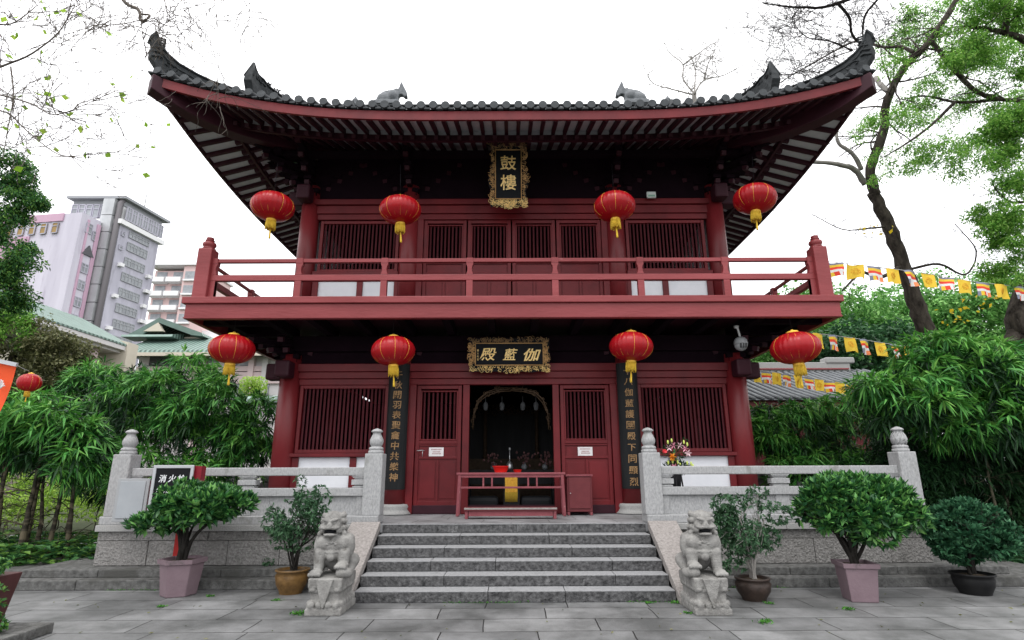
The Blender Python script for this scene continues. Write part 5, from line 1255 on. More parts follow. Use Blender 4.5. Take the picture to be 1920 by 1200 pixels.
br([A(1640, 365, 14.6), A(1632, 315, 14.4), A(1655, 250, 14.0), A(1663, 190, 13.6), A(1692, 130, 13.2), A(1745, 75, 12.8), A(1800, -10, 12.4)], .145, .07, 10)
br([A(1745, 75, 12.8), A(1790, 132, 12.9), A(1832, 172, 13), A(1875, 186, 13), A(1940, 190, 13)], .06, .05, 5)
br([A(1875, 186, 13), A(1800, 192, 13.2), A(1735, 180, 13.3), A(1700, 185, 13.3)], .045, .015, 4)
br([A(1790, 192, 13), A(1740, 240, 13), A(1690, 275, 13.2), A(1655, 295, 13.3)], .045, .012, 4)
br([A(1712, 98, 13), A(1690, 88, 13.2), A(1655, 88, 13.4), A(1610, 78, 13.6), A(1580, 88, 13.8), A(1500, 132, 14), A(1455, 160, 14)], .05, .012, 7, .8)
br([A(1690, 500, 14.8), A(1650, 520, 14.7), A(1615, 512, 14.6), A(1580, 545, 14.5)], .07, .02, 3, .8)
br([A(1660, 425, 14.7), A(1630, 428, 14.4), A(1580, 430, 14.2), A(1520, 400, 14)], .03, .008, 6, .9)
br([A(1705, 505, 14.8), A(1760, 495, 14.6), A(1810, 515, 14.5), A(1830, 470, 14.4), A(1790, 420, 14.3)], .04, .01, 5, .8)
mb.build('trunk', 'bark', t)
mb = MB(); br([A(1622, 345, 14.6), A(1602, 318, 14.4), A(1570, 308, 14.2), A(1518, 303, 14.0)], .09, .05, 0, tw=False); mb.build('pale_branch', 'bark_pale', t); mb = MB(); br([A(1615, 318, 14.5), A(1600, 290, 14.3), A(1572, 268, 14.2), A(1570, 240, 14.1)], .07, .035, 0, tw=False); mb.build('pale_branch', 'bark_pale', t); mb = MB(); br([A(1672, 178, 13.6), A(1652, 160, 13.8), A(1642, 145, 14)], .08, .06, 0, tw=False)
mb.build('pale_branch', 'bark_pale', t)
LP = [(1720,60,.9),(1800,90,1.1),(1690,120,.55),(1760,215,.9),(1830,250,.9),(1700,225,.6),(1640,225,.45),(1612,245,.4),(1700,290,.6),(1790,290,.7),(1870,110,.9),(1900,290,.7),(1680,20,.5),(1640,285,.4),(1655,330,.3),(1770,150,.6),(1740,310,.5),(1840,40,1.0),(1760,20,.9),(1900,60,.8),(1850,160,.8),(1890,190,.7),(1720,170,.7),(1840,300,.6),(1670,70,.5)]
crown(t, [(A(x+R3.uniform(-15, 15), y+R3.uniform(-12, 12), 13.2+R3.uniform(-1.0, 2.2)), (r, r*1.1, r*.62)) for x, y, r in LP], 9000, 5, .072, .032, 'leaf_tree', R3, sub=9, f=.60, shell=(.2, 1.0))
crown(t, [(A(1825, 560, 14.6), (.6, .4, .35)), (A(1790, 590, 14.6), (.5, .4, .3)), (A(1650, 430, 14), (.5, .4, .2))], 45, 1, .12, .10, 'leaf_yellow', R3, name='yellow_leaves')
# second tree at the right edge
t = thing('edge_tree', A(1925, 900, 13.5), 'thick dark tree cut off by the right edge with hanging leafy branches', 'tree')
mb = MB(); E_ = []
limb(mb, [A(1960, 900, 13.8), A(1930, 650, 13.6), A(1915, 600, 13.5), A(1960, 480, 13.3), A(2000, 250, 13), A(1985, 120, 12.6)], .42, .22, 12)
limb(mb, [A(1915, 610, 13.5), A(1895, 640, 13.5), A(1880, 665, 13.4)], .2, .1, 10)
br([A(1990, 130, 12.6), A(1920, 75, 12.4), A(1870, 58, 12.2), A(1820, 50, 12.2)], .11, .04, 5); br([A(1885, 60, 12.2), A(1888, 20, 12), A(1895, -30, 11.8)], .08, .06, 2)
br([A(1985, 360, 13), A(1900, 380, 12.8), A(1860, 345, 12.8)], .05, .012, 5)
mb.build('trunk', 'bark', t)
crown(t, [(A(x, y, Y), (r, r, r*.7)) for x, y, r, Y in ((1800,120,.9,12.6),(1870,240,.7,12.6),(1900,350,.6,12.5),(1880,430,.6,12.6),(1915,470,.5,12.4),(1850,400,.45,12.8),(1900,220,.6,12.4),(1910,20,.6,12),(1840,20,.6,12),(1860,500,.35,12.8),(1925,120,.6,12),(1900,260,.5,12.4),(1870,300,.4,12.6),(1910,420,.6,12.4),(1890,520,.4,12.6))], 7000, 5, .085, .036, 'leaf_tree', R3, sub=9, f=.55, shell=(.2, 1.0))
# bare branches behind and above the roof
t = thing('bare_tree', A(1302, 420, 28), 'leafless tree top rising behind the roof, right of the centre', 'tree')
mb = MB(); limb(mb, [A(1302, 500, 28), A(1303, 230, 28), A(1302, 172, 28)], .22, .12, 7)
for pp in ([(1302,176),(1320,150),(1355,142),(1382,128)], [(1302,176),(1281,148),(1280,120),(1256,100),(1246,80)], [(1302,178),(1262,168),(1226,157),(1214,140)], [(1280,122),(1310,100),(1332,84)], [(1320,150),(1328,120),(1341,94)], [(1302,176),(1303,130),(1290,95)]):
    P_ = limb(mb, [A(x, y, 28+R3.normal()*.5) for x, y in pp], .055, .015, 5)
    for q in range(11):
        i = int(R3.integers(2, len(P_))); twig(mb, P_[i], (R3.normal(), R3.normal()*.5, R3.normal()*.6+.5), 1.1, .02, 2, R3, kids_=3, spread=.9, seg=4, n=4, rmin=.009)
mb.build('trunk', 'bark_pale', t)
t = thing('overhanging_tree', (7.5, 9.5, 0), 'bare dark boughs and twigs reaching in from the top right above the upswept eave corner', 'tree')
mb = MB(); E_ = []
br([A(1925, -260, 9.5), A(1700, -60, 9.8), A(1575, 5, 10), A(1500, 14, 10), A(1430, 5, 10)], .06, .012, 8, 1.0); br([A(1570, 5, 10), A(1592, 32, 10.1), A(1598, 65, 10.2), A(1618, 85, 10.3)], .035, .02, 4, .6)
br([A(1700, -60, 9.8), A(1640, 5, 10), A(1620, 35, 10.2), A(1618, 75, 10.3)], .03, .015, 5, .6); br([A(1598, 95, 10.3), A(1560, 78, 10.3), A(1510, 68, 10.4), A(1480, 30, 10.4)], .018, .006, 8, .8)
br([A(1598, 95, 10.3), A(1555, 110, 10.3), A(1520, 130, 10.4), A(1500, 165, 10.5)], .014, .005, 5, .5)
for pp in ([(1560,78),(1500,60),(1440,80),(1400,60)], [(1520,130),(1470,140),(1430,120)], [(1500,14),(1470,50),(1440,60)], [(1575,5),(1540,40),(1530,75)], [(1600,65),(1560,95),(1520,100),(1490,130)], [(1640,5),(1660,40),(1650,70)]):
    br([A(x, y, 10.2+.2*R3.random()) for x, y in pp], .008, .003, 9, .7, 2, grav=.05)
mb.build('branches', 'bark_dark', t)
limb_root = MB(); limb(limb_root, [(11.5, 8.6, 0), (11.3, 8.8, 4), (10.6, 9.2, 8.5), A(1925, -260, 9.5)], .25, .07, 9); limb_root.build('trunk', 'bark', t)
RM[0] = .0032
t = thing('twiggy_tree', (-8.5, 5.0, 0), 'sparse overhanging twigs with a few heart shaped green leaves at the top left', 'tree')
mb = MB(); E_ = []
limb(mb, [(-8.6, 4.6, 0), (-8.4, 4.7, 3), (-7.6, 5, 5.5), A(-60, 60, 5.2)], .16, .05, 8)
br([A(-60, 140, 5.2), A(0, 125, 5.2), A(60, 100, 5.1), A(110, 60, 5.0), A(140, 10, 4.9)], .014, .004, 7, .55, 2); br([A(-60, 170, 5.2), A(0, 178, 5.2), A(60, 195, 5.1), A(105, 215, 5.0), A(185, 185, 4.9)], .012, .003, 9, .5, 2)
br([A(-60, 200, 5.3), A(10, 210, 5.3), A(50, 245, 5.2), A(110, 290, 5.1), A(160, 290, 5.1)], .010, .003, 8, .5, 2); br([A(20, 125, 5.2), A(25, 180, 5.2), A(15, 240, 5.2), A(5, 300, 5.2)], .008, .003, 5, .4, 2)
br([A(-40, 40, 5), A(20, 45, 5), A(70, 10, 5)], .010, .004, 6, .4, 2)
pe = np.array([tuple(e[0]) for e in E_]); 
mb.build('branches', 'twig', t)
sel = pe[R3.choice(len(pe), min(95, len(pe)), replace=False)]; DD = R3.normal(size=(len(sel), 3))*.6+np.array([0, 0, -.9])
leaves('foliage', sel, DD, R3.uniform(.045, .10, len(sel)), R3.uniform(.045, .085, len(sel)), 'leaf_pale', t, .02, R3)
t = thing('hanging_branch', A(240, -60, 5.5), 'short black bough with fine hanging twigs at the top edge above the left eave', 'branch')
mb = MB(); E_ = []
limb(mb, [A(205, -40, 5.5), A(235, 5, 5.5), A(260, 18, 5.5), A(263, 38, 5.5), A(275, 36, 5.5), A(280, 28, 5.5), A(262, 27, 5.5)], .022, .010, 7)
br([A(265, 38, 5.5), A(267, 60, 5.5), A(272, 90, 5.6)], .006, .002, 5, .35, 2, grav=.1); br([A(262, 38, 5.5), A(225, 45, 5.5), A(185, 45, 5.5), A(150, 25, 5.5)], .005, .002, 6, .4, 2, grav=.1); br([A(275, 36, 5.5), A(300, 55, 5.5), A(320, 80, 5.5)], .004, .0015, 4, .35, 2, grav=.1)
br([A(470, -60, 5.6), A(468, 20, 5.6), A(462, 60, 5.6)], .004, .002, 5, .3, 2, grav=.15); br([A(140, -60, 5.6), A(150, 10, 5.6), A(165, 60, 5.6)], .004, .002, 5, .3, 2, grav=.12); br([A(300, -60, 5.6), A(310, 10, 5.6), A(330, 30, 5.6)], .004, .002, 5, .3, 2, grav=.12); br([A(400, -60, 5.6), A(403, 10, 5.6), A(412, 80, 5.6), A(408, 150, 5.6), A(412, 200, 5.7)], .004, .002, 5, .35, 1, grav=.1); br([A(345, -60, 5.6), A(345, 20, 5.6), A(343, 60, 5.6)], .004, .0015, 5, .3, 2, grav=.15)
mb.build('branch', 'twig', t)
leaves('foliage', [A(362, 75, 5.6), A(353, 95, 5.6)], [(.1, 0, -1), (.3, 0, -1)], .035, .03, 'leaf_yellow', t, .05, R3)
# left trees
t = thing('left_dark_tree', A(-80, 1000, 13), 'dark leaved tree at the left edge in front of the pink tower', 'tree')
mb = MB(); limb(mb, [(-15.0, 13.2, 0), (-14.8, 13, 4), (-14.3, 13, 8)], .25, .12, 9); mb.build('trunk', 'bark', t)
crown(t, [(A(x, y, 13), (r, r, r*s_)) for x, y, r, s_ in ((15,330,.75,.6),(50,375,.45,.5),(5,420,.6,.8),(70,375,.25,.7),(15,500,.8,.7),(40,470,.35,.6),(-10,560,.8,.7))], 3600, 6, .10, .045, 'leaf_mid', R3, sub=11, f=.48, shell=(.3, 1.0))
t = thing('olive_tree', A(60, 1000, 17.5), 'broad olive brown leaved tree between the near bamboo and the green roofed gallery', 'tree')
mb = MB(); limb(mb, [(-16.5, 17.5, 0), (-16.2, 17.5, 3), (-15.6, 17.5, 5.5)], .25, .12, 9); mb.build('trunk', 'bark', t)
crown(t, [(A(x, y, 17.5), (r, r, r*s_)) for x, y, r, s_ in ((40,620,1.5,.75),(120,660,1.1,.6),(165,690,.8,.5),(90,720,1.3,.6),(0,700,1.4,.8))], 5200, 6, .12, .065, 'leaf_olive', R3, sub=20, f=.34)
crown(t, [(A(25, 610, 16.6), (.55, .4, .6)), (A(10, 580, 16.6), (.5, .4, .5))], 380, 6, .12, .05, 'leaf_tree', R3, name='young_leaves')
# hill trees on the right
hill = [(1450, 620, 36, 5.2, 4.6, 'light green tree on the right skyline, nearest the balcony end'), (1560, 590, 40, 5.6, 5.0, 'light green tree on the skyline left of the leaning trunk'), (1680, 580, 44, 6.0, 5.0, 'light green tree directly behind the leaning trunk'), (1800, 565, 42, 6.4, 6.0, 'light green tree on the skyline right of the leaning trunk'), (1905, 580, 38, 5.5, 6.2, 'light green tree at the right edge of the skyline'), (1620, 650, 31, 4.0, 3.0, 'darker tree just above the grey tiled roof ridge')]
for px, py, Y, rx, rz, lab in hill:
    c = at(px, py+30, Y); t = thing('hill_tree', (c.x, Y, 0), lab, 'tree', 'trees on the right skyline')
    mb = MB(); limb(mb, [(c.x, Y, 0), (c.x+.3, Y, c.z*.5), (c.x, Y, c.z)], .35, .15, 8); mb.build('trunk', 'bark', t)
    crown(t, [(tuple(c), (rx, rx*.8, rz*.72)), ((c.x+rx*.3, Y-1, c.z-rz*.6), (rx*.8, rx*.6, rz*.6))], 2600, 6, .34, .18, 'leaf_hill' if Y > 33 else 'leaf_dark', R3, sub=30, f=.26, shell=(.75, 1.0))
g = MB(); P, O = lump_points([((x, y, z-1), (4, 3, z)) for x, y, z in ((18,38,6),(25,40,7),(32,42,8),(40,42,8),(13,34,4),(48,40,8),(36,36,6))], 9000, R3, (.9, 1.0), -.2); PP, DD = clusters(P, O, 4, R3)
tag(leaves('hill_woods', PP, DD, .40, .22, 'leaf_hill', None, .15, R3, origin=(25, 40, 0)), 'mass of green undergrowth behind the grey tiled roof on the right', 'woods', kind='stuff')
for k, (x, y, lab) in enumerate(((-11.5, 17.6, 'bright lime green hedge beyond the path, left, between the bamboo canes'), (-9.2, 18.2, 'lime green hedge beyond the path nearest the platform corner'), (-14.5, 18, 'lime green hedge at the far left beyond the path'))):
    c_ = thing('hedge', (x, y, 0), lab, 'hedge', 'hedges along the garden path'); mb = MB(); [twig(mb, (x+u, y, 0), (0, 0, 1), .7, .02, 1, R3) for u in (-.8, 0, .8)]; mb.build('stems', 'bark', c_)
    P, O = lump_points(sub_lumps((x, y, .75), (1.7, .8, .85), 26, R3, .4)+[((x, y, .5), (1.3, .7, .6))], 1500, R3, (.9, 1.0), -.3); PP, DD = clusters(P, O, 5, R3); leaves('foliage', PP, DD, .085, .05, 'leaf_lime', c_, .1, R3)
# low planting
P = np.stack([R3.uniform(-14, -6.7, 2600), R3.uniform(10.0, 12.9, 2600), R3.uniform(0, .42, 2600)**1.0], 1); O = np.tile([0, 0, 1.0], (2600, 1)); PP, DD = clusters(P, O, 4, R3, .5, .9, .0)
tag(leaves('ground_cover', PP, DD, .17, .07, 'leaf_mid', None, .2, R3, origin=(-10, 11.5, 0)), 'low dark leafy ground cover beneath the left bamboo', 'ground cover', kind='stuff')
P = np.stack([R3.uniform(7.2, 14, 2000), R3.uniform(10.2, 14, 2000), R3.uniform(0, .12, 2000)], 1); O = np.tile([0, 0, 1.0], (2000, 1)); PP, DD = clusters(P, O, 4, R3, .5, .9, .0)
tag(leaves('ground_cover', PP, DD, .16, .06, 'leaf_dark', None, .2, R3, origin=(10, 12, 0)), 'low dark leafy ground cover beneath the right bamboo', 'ground cover', kind='stuff')
g = MB().box(-14.2, -8.4, 9.75, 9.9, .004, .12).build('bed_kerb', 'plinth_stone', bevel=.01, origin=(-11, 9.8, 0)); tag(g, 'low stone kerb edging the left planting bed', 'kerb')
g = MB().box(8.4, 14.2, 9.75, 9.9, .004, .14).build('bed_kerb', 'plinth_stone', bevel=.01, origin=(11, 9.8, 0)); tag(g, 'low stone kerb edging the right planting bed', 'kerb')
# weeds in the joints
for k, (px, py, s_, lab) in enumerate(((560, 1152, 1.0, 'bright green weed tuft at the front of the left lion pedestal'), (302, 1138, .6, 'weed tuft in the paving right below the left pink pot'), (394, 1118, .6, 'weed tuft in the paving between the pink and the brown pot'), (520, 1126, .6, 'weed tuft at the foot of the glazed brown pot'), (1340, 1153, .45, 'tiny weed at the front of the right lion pedestal'), (1270, 1131, .8, 'weed tuft at the right end of the lowest step'), (1215, 1131, .6, 'thin weeds along the right part of the lowest step'), (1443, 1132, .6, 'weed tuft right of the dark brown pot'), (1590, 1143, .8, 'weed tuft in front of the right pink pot'), (1435, 1168, .9, 'grassy weed in the paving joint in front of the dark brown pot'), (1290, 1150, .6, 'weed tuft between the lowest step and the right lion'))):
    c = at(px, py, Z=.003); n = int(40*s_)+8; P = np.tile(np.array(c), (n, 1))+np.stack([R3.normal(size=n)*.045*s_, R3.normal(size=n)*.03*s_, np.zeros(n)], 1); D = np.stack([R3.normal(size=n)*.7, R3.normal(size=n)*.7, R3.uniform(.3, 1, n)], 1)
    tag(leaves('weed_tuft', P, D, .07*s_, .018, 'grass', None, .25, R3, origin=tuple(c)), lab, 'weed', 'weeds in the paving joints')
P = np.stack([R3.uniform(-6, 7.5, 110), R3.uniform(5.2, 8.7, 110), np.full(110, .012)], 1); D = np.stack([R3.normal(size=110), R3.normal(size=110), R3.uniform(0, .15, 110)], 1)
tag(leaves('fallen_leaves', P, D, R3.uniform(.02, .06, 110), R3.uniform(.012, .03, 110), 'leaf_olive', None, .0, R3, origin=(0, 7, 0)), 'scattered dry fallen leaves and bits on the paving', 'fallen leaves', kind='stuff')
for k, (x0_, x1_, y_, lab) in enumerate(((-.9, .2, 7.84, 'thin strip of bright weeds along the foot of the lowest step, left of centre'), (1.4, 2.3, 7.84, 'thin strip of bright weeds along the foot of the lowest step at its right end'), (-5.8, -4.9, 8.73, 'thin weeds along the low ground step left of the pink pot'), (2.7, 3.9, 8.73, 'thin strip of weeds along the low ground step behind the dark brown pot'))):
    n = 90; P = np.stack([R3.uniform(x0_, x1_, n), y_+R3.normal(size=n)*.012, np.zeros(n)+.004], 1); D = np.stack([R3.normal(size=n)*.7, R3.normal(size=n)*.5-.3, R3.uniform(.3, 1, n)], 1)
    tag(leaves('weed_strip', P, D, R3.uniform(.015, .05, n), .012, 'grass', None, .25, R3, origin=((x0_+x1_)/2, y_, 0)), lab, 'weed', 'weeds in the paving joints')
g = thing('ivy_tufts', (-3.3, 9.28, .7), 'fern-like weeds rooted in the wall joints behind the brown pot', 'weed'); P, O = lump_points([((-3.45, 9.27, .72), (.12, .05, .08)), ((-3.75, 9.27, .30), (.08, .05, .05)), ((-3.4, 9.27, .55), (.08, .04, .06))], 60, R3); PP, DD = clusters(P, O, 4, R3); leaves('foliage', PP, DD, .05, .02, 'leaf_small', g, .2, R3)

# ================================================================ BUNTING, BANNER
def bunting(name, pts, n, fw_, fh, label, start=0, seed=1):
    t = thing('flag_bunting', tuple(pts[0]), label, 'bunting', 'strings of prayer flags on the right'); rg = np.random.default_rng(seed)
    P_ = limb(MB(), pts, .01, .01, 4); P_ = [Vector(p) for p in P_]
    c = [0]; 
    for a, b in zip(P_, P_[1:]): c.append(c[-1]+(b-a).length)
    def on(s_): 
        s_ = max(0, min(c[-1]-1e-4, s_)); i = max(k for k in range(len(c)) if c[k] <= s_); i = min(i, len(P_)-2); return P_[i].lerp(P_[i+1], (s_-c[i])/(c[i+1]-c[i]))
    MB().tube(P_, .008, 4).build('string', 'string', t)
    step = c[-1]/n
    for k in range(n):
        s0 = step*k+step*.08; w_ = min(fw_, step*.86); a = on(s0); b = on(s0+w_); lean = rg.normal()*.10; fold = rg.uniform(-.08, .08)
        def fn(u, v):
            p = a.lerp(b, u); return p+Vector((lean*v*fh*.8-.0, fold*math.sin(u*4+v*2)+.04*v*math.sin(u*7+k), -fh*v*(1-.05*math.sin(u*3))))
        mb = MB()
        if (k+start) % 2 == 0:
            mb.grid(fn, 6, 6, mt='flag_yellow')
            o = MB()
            def off(u, v): return fn(u, v)+Vector((0, -.006, 0))
            for j in range(2): o.tube([off(.5+.20*(1-.4*j)*math.cos(h*PI/6), .5+.24*(1-.4*j)*math.sin(h*PI/6)) for h in range(13)], .004, 3)
            for h in range(8): o.tube([off(.5+.05*math.cos(h*PI/4), .5+.05*math.sin(h*PI/4)), off(.5+.24*math.cos(h*PI/4), .5+.24*math.sin(h*PI/4))], .003, 3)
            f_ = mb.build('yellow_flag', None, t, fix=False); o.build('wheel_emblem', 'flag_orange', f_)
        else:
            cols = ['flag_blue', 'flag_yellow', 'flag_red', 'flag_white', 'flag_blush']
            bands = [(0, .14, 'flag_blue'), (.14, .32, 'flag_yellow'), (.32, .50, 'flag_red'), (.50, .68, 'flag_white')]
            for v0, v1, m_ in bands: mb.grid(lambda u, v: fn(u, v0+(v1-v0)*v), 5, 2, mt=m_)
            for j in range(5): mb.grid(lambda u, v: fn((j+u)/5, .68+.32*v), 1, 2, mt=['flag_blue', 'flag_yellow', 'flag_red', 'flag_white', 'flag_blush'][j])
            mb.build('striped_flag', None, t, fix=False)
    return t
bunting('a', [A(1546, 490, 10.9), A(1640, 500, 11.3), A(1730, 512, 11.8), A(1820, 527, 12.2), A(1930, 540, 12.6)], 11, .40, .33, 'highest string of yellow and striped prayer flags, from the balcony corner to the right edge', 1, 1)
bunting('b', [A(1520, 624, 11.6), A(1600, 634, 12.2), A(1680, 647, 12.8), A(1745, 655, 13.3)], 8, .34, .33, 'middle string of prayer flags ending at the leaning tree trunk', 0, 2)
bunting('c', [A(1405, 693, 14), A(1480, 702, 14.4), A(1560, 715, 14.8), A(1640, 724, 15.2)], 12, .30, .32, 'lowest string of prayer flags in front of the grey tiled roof', 0, 3)
t = thing('orange_banner', A(-20, 690, 7.2), 'orange red banner with a white emblem, cut off by the left edge', 'banner')
q = [at(-60, 668, 7.2), at(31, 686, 7.2), at(-2, 775, 7.2), at(-100, 760, 7.2)]
MB().grid(lambda u, v: (q[0].lerp(q[1], u)).lerp(q[3].lerp(q[2], u), v)+Vector((0, .03*math.sin(v*3), 0)), 8, 8).build('cloth', 'banner', t, fix=False)
MB().beam(at(-60, 665, 7.18), at(32, 684, 7.18), .03, .05).build('top_bar', 'grey_frame', t)
mb = MB()
for a in (0, .5, 1.0, 1.5): mb.tube([at(-2, 730, 7.16), at(2+6*math.cos(a), 722-6*math.sin(a)*1.4, 7.16), at(1+12*math.cos(a)*.6, 724-12*math.sin(a), 7.16)], .008, 4)
mb.build('emblem', 'flag_white', t)
MB().tube([at(31, 685, 7.2), at(45, 692, 8), at(55, 696, 9.0)], .004, 4).build('cord', 'string', t)
MB().tube([at(-64, 660, 7.22), (at(-64, 660, 7.22).x, 7.22, 0)], .03, 8).build('pole', 'steel', t)

# ================================================================ BACKGROUND BUILDINGS
def slab(mb, P0, P1, th, z0, z1, mt=None):
    """box standing on the plan segment P0-P1, th thick behind it"""
    P0, P1 = Vector(P0), Vector(P1); d = (P1-P0).normalized(); n = Vector((-d.y, d.x, 0))*th
    a = [Vector((p.x, p.y, 0)) for p in (P0, P1, P1+n, P0+n)]
    mb.hexa([p+Vector((0, 0, z0)) for p in a]+[p+Vector((0, 0, z1)) for p in a], mt)
def facewin(par, P0, P1, a0, a1, z0, z1, muls=3, glass='win_glass', frame='tower_white', name='window', proud=.06):
    P0, P1 = Vector(P0), Vector(P1); d = (P1-P0); L = d.length; d.normalize(); n = Vector((d.y, -d.x, 0))
    mb = MB(); A0 = P0+d*(a0*L)+n*proud; A1 = P0+d*(a1*L)+n*proud; fr = MB()
    slab(mb, A0, A1, .12, z0, z1); w = mb.build(name, glass, par)
    mb = MB()
    for k in range(muls+1):
        q = A0.lerp(A1, k/muls); slab(mb, q-d*.05+n*.05, q+d*.05+n*.05, .09, z0, z1)
    for z in (z0, z1, z0+(z1-z0)*.68): slab(mb, A0+n*.045, A1+n*.045, .08, z-.05, z+.05)
    mb.build('mullions', 'tower_roof' if muls > 2 else frame, w)
# white tower
ZT = 32.8; Pc = Vector((*at(235, 372, Z=ZT).xy, 0)); Pr = Vector((*at(305, 412, Z=ZT).xy, 0)); Pl = Vector((*at(140, 372, Z=ZT).xy, 0))
Pc.z = Pr.z = Pl.z = 0
tw = thing('office_tower', tuple(Pc), 'pale lavender grey office tower with ribbon windows behind the left trees', 'tower block')
dR = (Pr-Pc); dL = (Pl-Pc); 
body = MB(); Pb = Pl+dR
def foot(mb, pts, z0, z1, mt=None): mb.hexa([Vector((p.x, p.y, z0)) for p in pts]+[Vector((p.x, p.y, z1)) for p in pts], mt)
foot(body, [Pl, Pc, Pr, Pb], 0, 29.6); body.build('wall', 'tower_white', tw)
mb = MB(); e1, e2 = dL.normalized()*.4, dR.normalized()*.4
foot(mb, [Pl+e1-e2, Pc-e1-e2, Pr-e1+e2, Pb+e1+e2], 29.5, 30.05); foot(mb, [Pl-e1*.2+e2*.4, Pc+e1*.3+e2*.4, Pr+e1*.3-e2*.4, Pb-e1*.2-e2*.4], 30.05, 31.9); mb.build('crown_storey', 'apt_white', tw)
mb = MB(); foot(mb, [Pl+e1-e2*1.4, Pc-e1*1.4-e2*1.4, Pr-e1*1.4+e2*1.6, Pb+e1+e2], 32.55, 32.85); foot(mb, [Pl, Pc, Pr, Pb], 31.88, 32.55, ); mb.build('roof_slab', 'tower_roof', tw)
for a in range(7): facewin(tw, Pc-e1*.7, Pr-e1*.7, .03+.138*a, .03+.138*a+.12, 30.2, 31.8, 2, name='crown_window')
for a in range(6): facewin(tw, Pl-e2*.7, Pc-e2*.7, .05+.14*a, .05+.14*a+.11, 30.2, 31.8, 1, name='crown_window')
for k in range(13):
    z = 26.9-1.87*k
    if z < 2: break
    facewin(tw, Pc, Pr, .24, .74, z, z+.98, 6)
    facewin(tw, Pl, Pc, .58, .74, z+.1, z+.75, 1, name='small_window')
facewin(tw, Pc, Pr, .06, .14, 28.3, 28.8, 1, name='small_window'); facewin(tw, Pc, Pr, .06, .14, 26.6, 27.1, 1, name='small_window'); facewin(tw, Pc, Pr, .24, .74, 28.5, 29.2, 6)
mb = MB(); Pd = Pl.lerp(Pc, .70)-e2*1.9
for k in range(15): 
    z = 1+2.1*k; foot(mb, [Pd, Pd-e1*3.2, Pd-e1*3.2+e2*1.6, Pd+e2*1.6], z, z+2.02)
mb.build('ventilation_duct', 'duct', tw)
mb = MB(); q = Pc+e1*.6-e2*.6; mb.tube([(q.x, q.y, 0), (q.x, q.y, 32.0), (q.x+.2, q.y+.4, 32.9)], .30, 8); mb.build('drain_pipe', 'pipe_dark', tw)
for k in range(9):
    for a in ((.80, .86) if k % 2 else (.10, .80)):
        c0 = Pc.lerp(Pr, a); nq = Vector(((Pr-Pc).y, -(Pr-Pc).x, 0)).normalized(); mb = MB(); slab(mb, c0+nq*.45, c0+nq*.45+(Pr-Pc).normalized()*.55, .44, 24.6-1.87*k, 25.0-1.87*k); mb.build('air_conditioner', 'apt_white', tw)
MB().tube([(Pc.x+1, Pc.y+2, 32.8), (Pc.x+1, Pc.y+2, 37.5)], .05, 5).build('mast', 'steel', tw)
# pink tower
ZP = 29.4; Pc = Vector((*at(155, 398, Z=ZP).xy, 0)); Pr = Vector((*at(190, 416, Z=ZP).xy, 0)); Pl = Vector((*at(-60, 415, Z=ZP).xy, 0)); Pc.z = Pr.z = Pl.z = 0
tp = thing('pink_tower', tuple(Pc), 'lavender and pink residential tower in front of the office tower', 'tower block'); dR = Pr-Pc; Pb = Pl+dR; d = (Pc-Pl); Lf = d.length
mb = MB(); foot(mb, [Pl, Pc, Pr, Pb], 0, ZP); mb.build('wall', 'tower_cream', tp)
mb = MB(); dn = d.normalized(); nn = Vector((dn.y, -dn.x, 0))
def strip_(a0, a1, z0, z1, th=.12): slab(mb, Pc-dn*a0+nn*th, Pc-dn*a1+nn*th, -th+.0, z0, z1)
for a in (6.2, 8.0, 10.6, 13.2): slab(mb, Pc-dn*(a+.55)+nn*.25, Pc-dn*a+nn*.25, .24, 0, 26.8)
slab(mb, Pc-dn*16+nn*.14, Pc-dn*6.0+nn*.14, .13, 24.0, 26.9); slab(mb, Pc-dn*16+nn*.15, Pc-dn*2.2+nn*.15, .14, 28.5, ZP+.02)
slab(mb, Pc+nn*0, Pc+(Pr-Pc), -.12, 0, ZP-.2) if False else None
mb.build('pink_pier', 'tower_pink', tp)
dr = dR.normalized(); nr = Vector((dr.y, -dr.x, 0)); LR = dR.length
mb = MB(); slab(mb, Pc+dr*.8+nr*.10, Pc+dr*(LR*.42)+nr*.10, .09, 0, 28.9); slab(mb, Pc+dr*(LR*.82)+nr*.12, Pr+nr*.12, .11, 0, 28.9); mb.build('pink_pier', 'tower_pink', tp)
for k in range(7):
    a = 2.6+1.45*k; Q0, Q1 = Pc-dn*(a+.7), Pc-dn*a; facewin(tp, Q0, Q1, 0, 1, 27.1, 28.3, 1, 'win_brown' if k < 5 else 'win_glass', name='top_window', proud=.16)
for a in (6.9, 10.0, 13):
    mb = MB(); c0 = Pc-dn*(a+.5)+nn*.30; mb.add([c0-dn*1.0+Vector((0,0,23.0)), c0+dn*1.0+Vector((0,0,23.0)), c0+Vector((0,0,24.6)), c0-dn*1.0-nn*.2+Vector((0,0,23.0)), c0+dn*1.0-nn*.2+Vector((0,0,23.0)), c0-nn*.2+Vector((0,0,24.6))], [(0,1,2),(5,4,3),(0,3,4,1),(1,4,5,2),(2,5,3,0)]); mb.build('gable_window', 'win_brown', tp)
    for k in range(7): facewin(tp, Pc-dn*(a+1.3), Pc-dn*(a-.3), 0, 1, 20.9-1.93*k, 21.9-1.93*k, 2)
for k in range(10): facewin(tp, Pc, Pr, .45, .78, 22.9-1.93*k, 23.9-1.93*k, 2)
